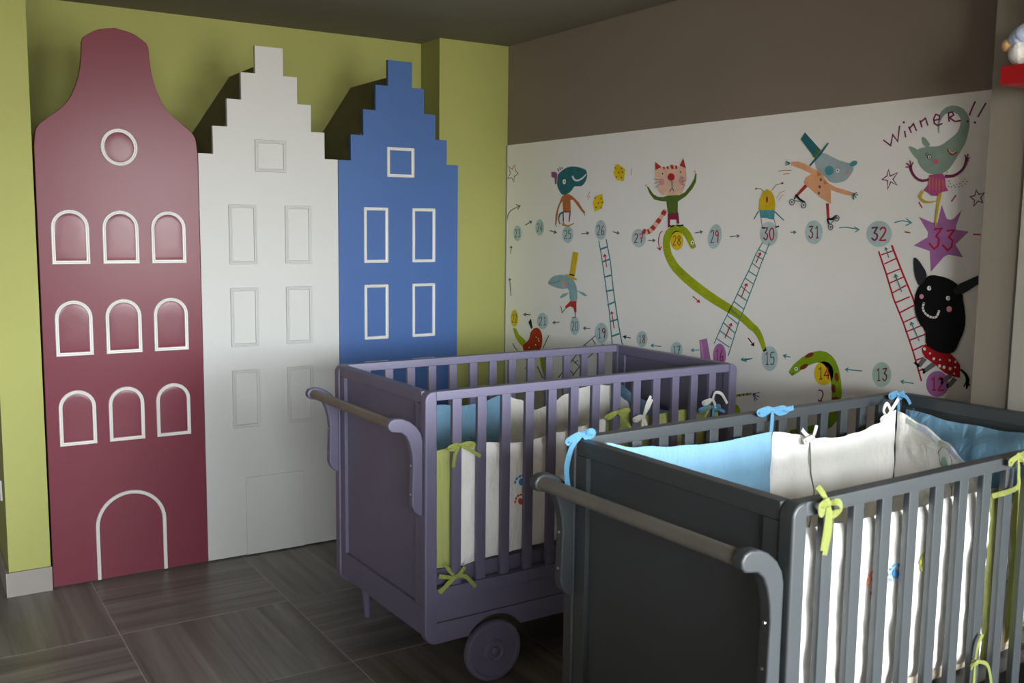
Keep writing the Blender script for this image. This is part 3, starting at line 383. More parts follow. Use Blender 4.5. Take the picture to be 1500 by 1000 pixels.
('number_disc',[('disc',0,[5908,2910,5920,2876,5939,2847,5964,2826,5992,2817,6019,2819,6043,2834,6059,2859,6067,2891,6064,2927,6053,2962,6033,2991,6007,3011,5979,3020,5952,3017,5929,3002,5913,2977,5906,2945]),('purple',1,[6028,2947,6038,2950,6023,2958,6033,2961,6018,2965,6023,2973,6013,2964,6008,2971,6007,2959,5997,2962,6004,2949,5994,2949,6006,2934,5995,2933,6012,2917,6002,2915,6019,2899,6010,2897,6030,2881,6020,2879,6035,2864,6022,2871,6010,2864,6011,2871,5989,2868,5992,2875]),('red',1,[5941,2951,5950,2948,5948,2963,5957,2959,5962,2975,5962,2964,5976,2964,5966,2960,5982,2949,5971,2949,5979,2933,5969,2935,5968,2919,5964,2929,5951,2927,5959,2932,5940,2938,5950,2941,5938,2949,5949,2947,5949,2956,5942,2943,5950,2933,5940,2933,5951,2910,5940,2909,5954,2887,5944,2886,5957,2869,5947,2868])]),
('painted_arrow',[('ink',1,[6830,2865,6831,2874,6735,2867,6735,2876]),('ink',1,[6760,2854,6768,2861,6723,2872,6747,2871,6761,2888,6769,2880])]),
('painted_arrow',[('ink',1,[6223,2941,6225,2949,6134,2953,6136,2961]),('ink',1,[6152,2939,6161,2944,6125,2958,6145,2956,6162,2970,6166,2962])]),
('painted_arrow',[('ink',1,[5812,2916,5814,2924,5710,2926,5711,2933]),('ink',1,[5728,2913,5735,2918,5701,2930,5720,2929,5734,2942,5739,2935])]),
('painted_arrow',[('red',1,[6638,2959,6631,2952,6658,2951,6649,2945,6679,2933,6667,2929,6690,2898,6677,2897,6694,2859,6681,2859,6684,2822,6672,2824,6673,2796,6661,2798]),('red',1,[6706,2807,6697,2814,6661,2783,6667,2797,6639,2820,6651,2823])]),
('painted_motion_line',[('tan',1,[5327,3422,5329,3428,5261,3426,5262,3432,5200,3423,5200,3430])]),
('painted_motion_line',[('tan',1,[5278,3397,5280,3403,5214,3400,5215,3407])]),
('painted_skating_wolf',[('greyblue',0,[4979,3500,4953,3525,4917,3540,4883,3533,4846,3517,4806,3499,4767,3482,4732,3472,4699,3463,4665,3454,4639,3442,4632,3422,4636,3400,4648,3381,4665,3363,4680,3347,4700,3334,4737,3325,4776,3320,4808,3322,4835,3330,4855,3344,4876,3362,4908,3382,4938,3404,4958,3423,4971,3444,4981,3472]),('redbrown',1,[5062,3320,5037,3301,5143,3247,5124,3233]),('redbrown',1,[4860,3177,4834,3178,4842,3062,4818,3063]),('peach',0,[5201,3490,5138,3489,5074,3471,4990,3429,4939,3412,4844,3322,4774,3289,4706,3272,4615,3246,4618,3226,4694,3236,4772,3257,4821,3273,4813,3172,4917,3222,5001,3278,5076,3331,5058,3368,5006,3394,5092,3430,5204,3464]),('orange',0,[4949,3410,4910,3381,4951,3374]),('orange',0,[4892,3351,4847,3316,4885,3314]),('ink',0,[4904,3348,4906,3341,4911,3337,4917,3337,4923,3341,4926,3348,4924,3355,4919,3359,4912,3359,4906,3355]),('ink',0,[4911,3297,4912,3290,4918,3286,4924,3286,4930,3290,4933,3297,4931,3304,4926,3308,4919,3308,4913,3304]),('ink',0,[4915,3252,4917,3245,4922,3241,4929,3241,4934,3245,4937,3252,4935,3259,4930,3263,4923,3263,4917,3259]),('tealdark',0,[5083,3699,4926,3560,4980,3506,5120,3650]),('green',1,[4986,3510,5005,3523,4929,3559,4948,3573]),('tealdark',1,[4867,3611,4857,3605,4946,3536,4926,3523,5029,3455,5018,3447]),('tealmid',0,[4801,3410,4804,3396,4814,3385,4829,3379,4847,3379,4863,3386,4874,3398,4879,3413,4876,3428,4866,3439,4851,3445,4833,3444,4817,3437,4806,3425]),('white',0,[4750,3407,4752,3399,4760,3394,4770,3394,4779,3400,4782,3408,4780,3416,4772,3421,4762,3420,4753,3415]),('dark',0,[4759,3407,4761,3403,4766,3401,4771,3403,4773,3407,4771,3412,4766,3413,4762,3411]),('pink2',0,[4664,3390,4666,3384,4670,3379,4676,3377,4683,3377,4690,3380,4694,3385,4696,3391,4695,3397,4691,3401,4685,3404,4678,3403,4671,3401,4666,3396]),('tealmid',0,[4600,3462,4598,3454,4603,3445,4614,3437,4628,3432,4642,3431,4655,3434,4662,3440,4664,3449,4659,3458,4648,3465,4634,3470,4620,3471,4608,3468]),('dark',1,[5150,3241,5132,3251,5132,3223,5115,3234,5106,3203,5094,3215,5074,3191,5068,3202,5049,3184,5045,3192]),('dark',1,[5144,3240,5132,3236,5158,3212,5146,3208]),('dark',1,[4830,3057,4830,3071,4784,3055,4794,3073,4750,3083,4763,3095]),('dark',1,[4843,3062,4829,3066,4823,3026,4809,3031]),('ink',1,[5152,3199,5152,3204,5058,3186,5057,3191]),('ink',1,[4804,3023,4808,3026,4758,3070,4763,3073]),('ink',1,[5153,3189,5145,3189,5158,3176,5152,3172,5171,3171,5171,3164,5185,3176,5191,3172,5192,3190,5200,3190,5187,3203,5193,3207,5174,3208,5174,3215,5160,3203,5154,3207,5153,3189,5145,3189]),('ink',0,[5164,3190,5168,3183,5176,3183,5181,3190,5177,3197,5169,3197]),('ink',1,[5039,3166,5031,3166,5044,3153,5038,3149,5057,3148,5056,3142,5070,3153,5076,3149,5077,3167,5085,3167,5072,3180,5078,3184,5059,3185,5060,3191,5046,3180,5040,3184,5039,3166,5031,3166]),('ink',0,[5050,3166,5053,3160,5062,3160,5066,3167,5062,3174,5054,3173]),('ink',1,[4782,3008,4775,3008,4787,2995,4781,2991,4799,2990,4798,2983,4812,2995,4817,2991,4818,3007,4825,3007,4813,3021,4819,3024,4801,3026,4802,3032,4788,3021,4783,3025,4782,3008,4775,3008]),('ink',0,[4792,3008,4796,3001,4803,3001,4808,3008,4804,3014,4797,3014]),('ink',1,[4730,3070,4723,3070,4735,3057,4729,3054,4747,3052,4746,3046,4759,3057,4764,3054,4765,3070,4772,3070,4761,3083,4767,3087,4749,3088,4749,3094,4736,3083,4731,3087,4730,3070,4723,3070]),('ink',0,[4740,3070,4743,3064,4751,3064,4755,3070,4752,3077,4744,3077]),('tealdark',1,[5204,3483,5207,3477,5247,3500,5251,3494]),('tealdark',1,[5205,3482,5205,3475,5256,3486,5256,3479]),('tealdark',1,[5210,3478,5207,3471,5252,3469,5249,3462]),('tealdark',1,[4613,3235,4616,3242,4581,3245,4585,3252]),('tealdark',1,[4615,3233,4614,3239,4575,3228,4574,3235]),('tealdark',1,[4617,3230,4612,3235,4588,3210,4583,3215]),('tealdark',1,[4621,3228,4613,3229,4610,3199,4602,3200])]),
('painted_bug',[('pink2',1,[5490,3075,5480,3076,5471,2993,5461,2994]),('pink2',1,[5354,3062,5344,3064,5331,3004,5321,3006]),('dark',1,[5471,2989,5471,3001,5434,2990,5435,3001]),('dark',1,[5330,2995,5335,3006,5292,3004,5297,3014]),('tealdark',1,[5515,3128,5506,3124,5563,3063,5554,3059]),('tealdark',1,[5347,3117,5340,3122,5251,3051,5245,3056]),('tealmid',0,[5505,3134,5344,3133,5346,3059,5394,3063,5422,3071,5490,3073]),('gold',0,[5513,3133,5506,3215,5475,3272,5435,3292,5393,3280,5357,3238,5340,3179,5342,3132]),('red',0,[5417,3212,5417,3201,5420,3192,5424,3188,5429,3188,5434,3192,5437,3201,5439,3212,5439,3223,5436,3232,5432,3237,5427,3236,5422,3232,5418,3223]),('brown',0,[5425,3159,5427,3156,5433,3156,5436,3159,5434,3163,5428,3163]),('green',1,[5462,3276,5466,3273,5496,3300,5498,3295,5543,3303,5543,3297]),('green',1,[5379,3280,5384,3284,5340,3318,5344,3322,5281,3331,5284,3336]),('brown',0,[5530,3298,5534,3293,5542,3291,5552,3293,5556,3299,5552,3304,5543,3306,5534,3303]),('brown',0,[5266,3333,5270,3327,5279,3325,5288,3328,5292,3333,5289,3339,5280,3341,5271,3339]),('tan',1,[5329,3220,5333,3222,5293,3260,5296,3263,5246,3275,5248,3278]),('tan',1,[5311,3201,5315,3203,5281,3233,5284,3236,5255,3247,5257,3249])]),
('number_disc',[('disc',0,[5303,2951,5307,2919,5321,2891,5345,2869,5375,2857,5407,2857,5439,2867,5465,2888,5484,2916,5491,2948,5487,2981,5472,3009,5448,3031,5418,3042,5385,3042,5354,3031,5328,3011,5310,2983]),('maroon',1,[5451,2986,5455,2995,5430,2991,5433,3000,5422,2991,5404,3000,5427,2980,5415,2976,5439,2957,5425,2959,5426,2947,5418,2955,5416,2942,5404,2947,5414,2931,5402,2931,5417,2919,5405,2915,5423,2911,5414,2904,5428,2908,5430,2897,5436,2914,5445,2908,5445,2924,5455,2918]),('red',1,[5373,2999,5364,2993,5382,2992,5372,2986,5392,2979,5380,2976,5395,2960,5383,2960,5393,2940,5381,2941,5386,2918,5375,2921,5376,2900,5367,2908,5360,2897,5364,2907,5348,2907,5359,2911,5341,2924,5353,2926,5338,2946,5351,2946,5341,2966,5353,2965,5346,2984,5358,2981,5356,2995,5365,2988,5365,3000,5372,2992])]),
('number_disc',[('disc',0,[4875,2969,4878,2939,4890,2913,4911,2893,4937,2882,4966,2881,4994,2891,5018,2910,5034,2937,5041,2967,5037,2997,5024,3024,5003,3044,4977,3054,4948,3054,4920,3044,4897,3025,4881,2999]),('maroon',1,[5005,3002,5009,3010,4987,3007,4989,3015,4980,3007,4964,3015,4984,2996,4974,2993,4995,2975,4982,2977,4983,2966,4976,2973,4974,2961,4964,2966,4972,2951,4962,2950,4975,2939,4964,2936,4980,2931,4972,2925,4985,2930,4986,2919,4992,2935,5000,2929,5000,2944,5009,2939]),('maroon',1,[4939,2991,4948,2996,4931,3003,4925,3019,4928,2925,4917,2926]),('maroon',1,[4936,2921,4938,2929,4908,2924,4910,2933])]),
('number_disc',[('disc',0,[4289,2966,4293,2935,4309,2908,4335,2888,4368,2876,4404,2875,4439,2885,4469,2905,4489,2932,4497,2963,4493,2994,4476,3021,4449,3041,4416,3052,4379,3052,4345,3042,4316,3022,4297,2996]),('purple',1,[4453,2997,4456,3009,4429,3002,4432,3013,4421,3002,4398,3014,4425,2994,4413,2989,4440,2971,4422,2974,4424,2961,4417,2970,4413,2956,4400,2963,4411,2947,4397,2946,4414,2936,4401,2931,4421,2928,4412,2919,4427,2926,4428,2913,4436,2932,4445,2923,4446,2941,4456,2933]),('red',1,[4379,2987,4391,2994,4373,2996,4383,3004,4365,3002,4371,3014,4357,3002,4353,3013,4350,2998,4338,3005,4347,2991,4334,2991,4349,2980,4336,2976,4357,2966,4344,2960,4367,2950,4355,2944,4381,2935,4369,2929,4390,2915,4370,2926,4355,2915,4357,2926,4329,2918,4331,2930])]),
('painted_arrow',[('teal',1,[4731,2999,4733,3006,4707,3002,4708,3009,4670,3003,4670,3010,4612,2996,4611,3003,4562,2989,4561,2996]),('teal',1,[4602,3008,4598,3014,4567,2991,4552,2992,4594,2976,4588,2970])]),
('painted_arrow',[('ink',1,[5180,2961,5181,2969,5129,2962,5130,2969]),('ink',1,[5147,2951,5153,2957,5121,2966,5138,2966,5149,2980,5154,2973])]),
('painted_arrow',[('teal',1,[4274,3037,4277,3044,4247,3045,4250,3052,4212,3051,4213,3058,4174,3045,4173,3052,4144,3038,4142,3045]),('teal',1,[4186,3066,4182,3072,4150,3042,4134,3041,4189,3025,4185,3018])]),
('painted_elephant',[('eleph',1,[3976,3616,3986,3616,3978,3645,3992,3646,3977,3680,3994,3684,3964,3709,3988,3721,3945,3730,3972,3754,3921,3741,3940,3774,3896,3742,3901,3783,3873,3734,3859,3775,3852,3720,3820,3756,3839,3704,3791,3727,3831,3686,3772,3690,3832,3660,3768,3649,3839,3632,3772,3610,3850,3611,3780,3576,3866,3595,3798,3542,3898,3573,3833,3507,3931,3554,3862,3481]),('eleph',0,[4130,3517,4116,3526,4094,3529,4068,3533,4038,3534,4007,3532,3975,3533,3945,3544,3915,3560,3886,3582,3857,3601,3817,3603,3785,3596,3779,3577,3785,3552,3796,3526,3812,3499,3828,3473,3846,3446,3866,3415,3887,3387,3908,3370,3932,3359,3962,3353,3994,3352,4023,3357,4051,3367,4078,3386,4102,3409,4119,3434,4129,3460,4133,3491]),('eleph',0,[4200,3544,4176,3542,4143,3528,4121,3509,4108,3488,4110,3465,4122,3453,4142,3466,4165,3491,4189,3521]),('eleph',0,[4103,3597,4094,3599,4078,3592,4055,3570,4038,3547,4045,3534,4062,3531,4079,3541,4095,3557,4102,3579]),('redbrown',1,[3915,3510,3903,3514,3909,3498,3897,3502,3899,3483,3889,3490,3886,3472,3880,3483,3869,3467,3872,3480,3851,3476,3859,3487,3838,3486,3847,3496]),('white',1,[3903,3507,3900,3509,3889,3487,3887,3490,3869,3479,3870,3483,3849,3492,3852,3495]),('dark',0,[4021,3466,4023,3457,4031,3451,4042,3452,4051,3458,4055,3468,4052,3477,4044,3483,4034,3482,4025,3476]),('white',0,[4024,3466,4026,3459,4032,3455,4039,3455,4045,3460,4048,3467,4046,3474,4041,3478,4033,3477,4027,3473]),('dark',0,[4030,3465,4032,3462,4035,3461,4038,3462,4040,3466,4039,3469,4036,3470,4032,3469]),('redpink',0,[3970,3436,3971,3428,3975,3423,3981,3419,3989,3420,3996,3423,4001,3430,4003,3437,4002,3445,3998,3451,3991,3454,3984,3454,3977,3450,3972,3444]),('dark',1,[4050,3486,4052,3483,4069,3494,4070,3491]),('dark',1,[4044,3489,4046,3487,4055,3501,4057,3500]),('dark',1,[4053,3478,4053,3475,4071,3479,4070,3476]),('purple',1,[4031,3330,4024,3314,4053,3325,4048,3309,4079,3324,4080,3306,4102,3331,4110,3317,4124,3345,4136,3334,4142,3365,4158,3357,4155,3386,4174,3381,4159,3405,4183,3404,4159,3420,4187,3420]),('purple',1,[3914,3329,3915,3350,3886,3327,3888,3347,3849,3330,3857,3348,3816,3347,3827,3361,3788,3369,3802,3380,3774,3392,3790,3399,3767,3413,3784,3419,3761,3433,3781,3438,3758,3447,3780,3452]),('purple',1,[4173,3413,4171,3405,4210,3412,4209,3404]),('purple',1,[4170,3419,4175,3413,4202,3437,4207,3431]),('purple',1,[4164,3420,4173,3419,4175,3453,4183,3451]),('purple',1,[4160,3414,4168,3418,4148,3437,4156,3441]),('purple',1,[3767,3444,3774,3441,3781,3469,3788,3466]),('purple',1,[3765,3441,3773,3444,3756,3470,3764,3473]),('purple',1,[3764,3436,3768,3443,3747,3444,3751,3451]),('purple',1,[3770,3426,3771,3433,3754,3425,3754,3432]),('magenta',0,[4026,3351,3931,3357,3910,3332,3902,3276,3881,3245,3923,3239,3953,3213,4000,3218,4026,3237,4060,3251,4029,3287,4028,3322]),('orange',1,[4024,3343,4018,3343,4022,3251,4015,3251]),('orange',1,[4000,3337,3994,3336,3996,3251,3990,3251]),('orange',1,[3976,3330,3969,3330,3971,3250,3965,3250]),('orange',1,[3952,3324,3945,3324,3946,3250,3939,3250]),('orange',1,[3928,3317,3922,3317,3921,3249,3914,3249]),('gold',1,[4074,3254,4055,3243,4085,3236,4066,3228,4093,3211,4072,3212,4077,3189,4064,3199,4052,3173,4046,3187,4025,3169,4024,3182,3999,3170,4000,3181,3976,3173,3979,3182,3961,3177,3963,3184]),('gold',1,[3947,3232,3925,3228,3958,3141,3941,3138,3962,3020,3951,3019]),('ink',0,[3873,3307,3875,3303,3880,3303,3882,3307,3880,3311,3875,3310]),('ink',0,[3864,3289,3866,3286,3871,3286,3873,3290,3871,3293,3867,3293]),('ink',0,[3874,3272,3876,3269,3881,3269,3884,3272,3881,3276,3877,3276]),('ink',0,[3855,3268,3857,3265,3861,3265,3864,3269,3862,3272,3857,3272]),('ink',0,[3828,3268,3830,3264,3835,3264,3837,3268,3835,3271,3831,3271]),('ink',0,[3802,3268,3804,3265,3808,3265,3811,3269,3809,3272,3804,3272]),('ink',0,[3780,3275,3782,3271,3786,3271,3789,3275,3787,3278,3782,3278]),('ink',0,[3758,3285,3760,3281,3764,3282,3767,3285,3765,3289,3760,3289]),('ink',0,[3749,3300,3751,3296,3756,3296,3758,3300,3756,3303,3752,3303]),('ink',0,[3774,3300,3776,3297,3780,3297,3783,3301,3781,3304,3776,3304]),('ink',0,[3796,3289,3798,3285,3802,3285,3805,3289,3803,3292,3798,3292]),('ink',0,[3818,3285,3820,3281,3825,3281,3827,3285,3825,3288,3820,3288]),('ink',0,[3888,3362,3890,3359,3895,3359,3898,3363,3896,3366,3891,3366]),('ink',0,[3836,3278,3839,3275,3843,3275,3846,3278,3844,3282,3839,3282]),('ink',0,[3760,3314,3762,3310,3766,3310,3769,3314,3767,3317,3762,3317])]),
('winner_lettering',[('purple',1,[4403,3596,4397,3603,4334,3549,4343,3567,4323,3619,4329,3640,4281,3572,4288,3592,4271,3684,4283,3686]),('purple',1,[4242,3648,4230,3649,4230,3604,4219,3605]),('purple',1,[4212,3673,4201,3676,4188,3629,4178,3632]),('purple',1,[4193,3658,4202,3666,4172,3680,4170,3699,4149,3639,4139,3642]),('purple',1,[4128,3706,4117,3708,4111,3661,4100,3663]),('purple',1,[4110,3694,4118,3702,4085,3710,4081,3726,4067,3668,4057,3671]),('purple',1,[4017,3694,4020,3704,3973,3698,3985,3707,3978,3730,3988,3724,4012,3742,4006,3730,4029,3711,4017,3708,4020,3676,4010,3682,3991,3659,3991,3670,3954,3670,3959,3679]),('purple',1,[3925,3742,3915,3742,3916,3682,3905,3682]),('purple',1,[3919,3731,3923,3740,3895,3736,3891,3747,3888,3724,3873,3719,3920,3708,3900,3706,3871,3675,3869,3685,3827,3677,3829,3687]),('purple',1,[3743,3795,3733,3790,3761,3757,3751,3752,3778,3710,3768,3706]),('purple',1,[3671,3779,3662,3773,3719,3697,3710,3691]),('purple',0,[4234,3703,4237,3698,4243,3696,4250,3699,4253,3705,4251,3710,4244,3712,4238,3709]),('purple',0,[3773,3672,3775,3667,3780,3665,3786,3668,3789,3673,3787,3679,3781,3680,3775,3678]),('purple',0,[3723,3662,3725,3656,3730,3655,3736,3657,3739,3663,3737,3668,3731,3670,3725,3667])]),
('painted_star',[('purple',1,[4344,3390,4345,3405,4331,3348,4326,3359,4279,3370,4267,3379,4311,3331,4300,3331,4278,3298,4264,3288,4325,3320,4319,3310,4342,3273,4344,3259,4344,3328,4353,3322,4383,3335,4400,3332,4351,3352,4359,3357,4344,3390,4345,3405])]),
('painted_star',[('purple',1,[3693,3239,3696,3252,3676,3214,3673,3222,3645,3224,3633,3231,3665,3198,3656,3197,3651,3172,3640,3163,3679,3182,3676,3174,3700,3154,3705,3141,3698,3185,3705,3182,3725,3204,3740,3207,3698,3209,3704,3215,3693,3239,3696,3252])]),
('starburst',[('plum',0,[3927,3157,3886,3069,3862,3060,3836,3069,3783,3123,3813,3035,3817,2999,3726,2988,3812,2905,3754,2826,3858,2839,3888,2824,3976,2723,3993,2858,4114,2892,4016,2948,4014,2980,4091,3081,3990,3044,3950,3041]),('red',1,[3970,2993,3972,3005,3927,3000,3905,3012,3961,2956,3944,2957,3938,2934,3924,2937,3942,2896,3929,2890,3962,2881,3963,2864,3996,2913,4006,2905]),('red',1,[3879,2985,3881,2997,3836,2991,3814,3002,3871,2950,3853,2952,3840,2928,3827,2933,3844,2891,3832,2886,3864,2874,3863,2857,3898,2905,3907,2897])]),
('painted_spark',[('redbrown',1,[4100,3174,4092,3179,4072,3137,4064,3141])]),
('painted_spark',[('redbrown',1,[3835,3220,3827,3215,3864,3179,3856,3174])]),
('painted_spark',[('redbrown',1,[4191,2976,4190,2985,4149,2971,4148,2979])]),
('painted_spark',[('redbrown',1,[3695,2967,3695,2976,3644,2966,3644,2974])]),
('painted_ladder',[('red',1,[4393,2843,4381,2847,4324,2696,4311,2700,4251,2524,4239,2529,4163,2366,4152,2371,4080,2190,4068,2194,4000,1994,3988,1998]),('red',1,[4292,2886,4278,2891,4205,2723,4192,2728,4109,2552,4097,2557,4085,2505,4072,2510,3995,2330,3983,2336]),('red',1,[4363,2817,4367,2825,4268,2848,4272,2856]),('red',1,[4332,2756,4337,2764,4242,2797,4247,2805]),('red',1,[4306,2687,4311,2695,4208,2727,4212,2735]),('red',1,[4280,2628,4285,2636,4175,2675,4179,2683]),('red',1,[4254,2563,4259,2570,4149,2621,4155,2629]),('red',1,[4224,2498,4229,2506,4117,2546,4121,2554]),('red',1,[4193,2429,4199,2437,4080,2492,4085,2500]),('red',1,[4159,2368,4164,2375,4058,2419,4063,2426]),('red',1,[4134,2306,4139,2313,4014,2363,4018,2371]),('red',1,[4105,2251,4110,2259,3981,2308,3985,2316]),('red',1,[4071,2188,4076,2196,3988,2233,3993,2240]),('red',1,[4042,2125,4047,2133,3991,2150,3995,2158]),('red',1,[4013,2059,4017,2067,3985,2074,3990,2081]),('teal',1,[4295,2804,4302,2802,4324,2872,4331,2870]),('teal',1,[4308,2862,4312,2858,4329,2876,4325,2866,4336,2854,4329,2853]),('teal',1,[4178,2580,4185,2578,4236,2694,4243,2691]),('teal',1,[4214,2683,4218,2677,4242,2698,4236,2687,4248,2670,4241,2669]),('teal',1,[4022,2265,4028,2262,4092,2383,4099,2380]),('teal',1,[4069,2373,4072,2367,4098,2386,4092,2376,4102,2357,4095,2356])]),
('number_disc',[('plum',0,[3795,2006,3797,1977,3810,1949,3830,1926,3856,1912,3885,1907,3913,1913,3937,1929,3953,1953,3960,1982,3957,2013,3944,2041,3923,2063,3897,2077,3868,2081,3841,2075,3817,2058,3802,2035]),('red',1,[3915,2011,3923,2017,3907,2024,3900,2043,3903,1948,3892,1950]),('red',1,[3911,1942,3913,1951,3883,1949,3884,1958]),('red',1,[3866,2019,3876,2023,3861,2028,3870,2033,3856,2035,3861,2044,3850,2035,3846,2045,3844,2032,3834,2039,3842,2025,3831,2027,3843,2014,3832,2012,3849,1999,3839,1996,3856,1983,3847,1979,3867,1966,3858,1963,3874,1947,3859,1959,3847,1951,3848,1961,3826,1957,3828,1967])]),
('number_disc',[('disc2',0,[4229,2008,4232,1978,4243,1950,4263,1928,4287,1914,4314,1910,4340,1916,4362,1933,4378,1957,4384,1987,4382,2018,4370,2046,4350,2068,4325,2082,4298,2085,4273,2078,4251,2061,4236,2037]),('maroon',1,[4342,2016,4350,2020,4334,2029,4329,2046,4331,1951,4321,1952]),('maroon',1,[4338,1946,4340,1954,4312,1952,4314,1960]),('maroon',1,[4300,2033,4303,2041,4283,2039,4285,2048,4276,2040,4262,2051,4280,2030,4271,2027,4290,2007,4278,2011,4279,2000,4273,2007,4271,1996,4261,2002,4269,1986,4259,1987,4271,1974,4262,1972,4276,1966,4269,1960,4280,1963,4281,1953,4287,1968,4294,1961,4294,1976,4302,1970])]),
('painted_arrow',[('teal',1,[4053,1976,4053,1969,4149,1975,4150,1968]),('teal',1,[4128,1989,4124,1982,4157,1972,4142,1972,4131,1955,4126,1961])]),
('painted_donkey',[('stripe',1,[3996,2160,3965,2143,4035,2101,4008,2087]),('stripe',1,[3920,2136,3896,2112,3989,2076,3968,2055]),('stripe',1,[3795,2077,3772,2054,3849,2028,3829,2008]),('stripe',1,[3765,2057,3737,2040,3806,2000,3781,1985]),('black',1,[4015,2107,4021,2092,4032,2112,4042,2097,4048,2123,4061,2110]),('black',1,[4024,2105,4011,2094,4036,2094,4023,2083]),('black',1,[3972,2080,3977,2064,3997,2084,4002,2068]),('black',1,[3983,2070,3966,2067,3990,2051,3973,2047]),('black',1,[3834,2032,3844,2018,3851,2041,3860,2027]),('black',1,[3847,2020,3830,2016,3853,2001,3837,1997]),('black',1,[3793,2007,3796,1991,3808,2008,3811,1993]),('black',1,[3801,1996,3786,1988,3808,1986,3794,1978]),('black',1,[3723,2108,3716,2118,3706,2096,3697,2108,3688,2080,3674,2092,3680,2065,3660,2075,3677,2047,3650,2053,3674,2019,3655,2019,3672,1993,3662,1993]),('black',1,[3671,2039,3663,2046,3650,2014,3642,2020]),('black',1,[3673,2044,3665,2041,3691,2006,3683,2003]),('red2',0,[4003,2215,3979,2247,3941,2229,3900,2212,3852,2203,3797,2206,3757,2179,3722,2141,3716,2057,3763,2059,3827,2076,3876,2107,3926,2135,3977,2158,3999,2192]),('white',0,[3972,2215,3974,2206,3982,2202,3990,2204,3994,2212,3992,2221,3984,2225,3976,2223]),('white',0,[3934,2190,3935,2185,3940,2182,3945,2183,3948,2188,3946,2194,3941,2197,3936,2195]),('white',0,[3900,2158,3902,2151,3909,2147,3916,2149,3919,2156,3917,2163,3910,2167,3903,2165]),('white',0,[3857,2157,3859,2152,3864,2149,3869,2151,3871,2156,3870,2161,3865,2164,3860,2162]),('white',0,[3787,2162,3789,2156,3795,2152,3801,2154,3804,2160,3802,2167,3796,2170,3790,2168]),('white',0,[3745,2158,3747,2151,3753,2148,3759,2150,3762,2156,3760,2162,3754,2166,3748,2164]),('white',0,[3853,2117,3856,2108,3864,2104,3872,2106,3875,2114,3873,2123,3865,2127,3857,2125]),('white',0,[3820,2113,3823,2104,3830,2100,3838,2102,3842,2110,3839,2118,3832,2123,3824,2120]),('white',0,[3777,2109,3780,2100,3787,2096,3795,2098,3799,2106,3796,2115,3789,2119,3781,2117]),('white',0,[3750,2080,3752,2075,3757,2072,3762,2074,3764,2079,3762,2084,3758,2087,3753,2085]),('white',0,[3746,2122,3748,2117,3752,2115,3756,2116,3759,2121,3757,2125,3753,2128,3748,2126]),('black',0,[4050,2625,4033,2654,4013,2678,3991,2693,3966,2702,3935,2703,3903,2699,3871,2694,3839,2686,3806,2672,3775,2654,3753,2629,3737,2602,3731,2577,3729,2554,3724,2539,3719,2520,3711,2485,3704,2445,3703,2406,3708,2367,3718,2331,3733,2295,3747,2254,3766,2220,3791,2206,3820,2202,3852,2202,3884,2207,3914,2217,3941,2229,3960,2238,3974,2255,3978,2293,3983,2333,4002,2354,4024,2373,4045,2402,4062,2436,4072,2471,4076,2507,4077,2542,4073,2573,4063,2600]),('charcoal',0,[4101,2810,4088,2812,4070,2800,4053,2784,4035,2762,4011,2732,3996,2699,4015,2659,4042,2630,4057,2636,4070,2659,4085,2691,4096,2730,4102,2775]),('charcoal',0,[3635,2718,3631,2662,3722,2600,3786,2589,3803,2614,3760,2658]),('white',0,[3958,2617,3960,2608,3968,2601,3978,2601,3986,2606,3990,2615,3987,2624,3980,2631,3970,2631,3962,2626]),('dark',0,[3964,2619,3965,2615,3968,2613,3971,2614,3973,2618,3972,2622,3969,2624,3965,2623]),('white',0,[3817,2562,3819,2552,3827,2546,3836,2545,3844,2550,3848,2559,3846,2569,3838,2575,3829,2575,3821,2570]),('dark',0,[3823,2563,3824,2559,3827,2557,3830,2559,3832,2563,3831,2567,3828,2569,3824,2567]),('pink',0,[4009,2559,4010,2552,4014,2546,4020,2543,4027,2542,4034,2545,4039,2550,4041,2557,4040,2564,4036,2570,4030,2573,4022,2574,4016,2571,4011,2566]),('pink',0,[3800,2493,3801,2484,3806,2477,3813,2473,3822,2472,3830,2475,3836,2482,3838,2490,3837,2498,3832,2505,3825,2509,3816,2510,3808,2507,3802,2501]),('black2',1,[4014,2523,3990,2517,4019,2506,3995,2502,4022,2482,3997,2485,4013,2460,3992,2470,3997,2441,3980,2457,3975,2427,3963,2446,3950,2419,3944,2440,3925,2416,3927,2438,3899,2424,3916,2441,3884,2452,3906,2459,3877,2474,3900,2480]),('white',1,[4010,2522,3994,2518,4013,2512,3997,2509,4017,2498,4001,2496,4018,2482,4002,2484,4013,2468,3998,2474,4005,2455,3992,2463,3994,2444,3983,2454,3981,2434,3972,2447,3965,2427,3958,2440,3949,2422,3945,2436,3934,2420,3932,2434,3917,2421,3921,2435,3902,2427,3913,2438,3892,2443,3906,2449,3885,2462,3900,2466,3881,2475,3896,2479]),('black2',1,[4015,2514,4014,2518,3994,2509,3993,2513]),('black2',1,[4021,2492,4021,2496,3999,2491,3998,2494]),('black2',1,[4017,2469,4019,2472,3996,2476,3997,2480]),('black2',1,[4004,2449,4007,2452,3986,2461,3988,2464]),('black2',1,[3985,2433,3988,2435,3972,2450,3975,2452]),('black2',1,[3960,2422,3964,2423,3952,2441,3955,2442]),('black2',1,[3936,2417,3940,2418,3933,2437,3937,2438]),('black2',1,[3911,2420,3914,2418,3917,2438,3921,2437]),('black2',1,[3890,2439,3892,2436,3910,2448,3912,2444]),('black2',1,[3880,2467,3881,2464,3901,2472,3902,2469])]),
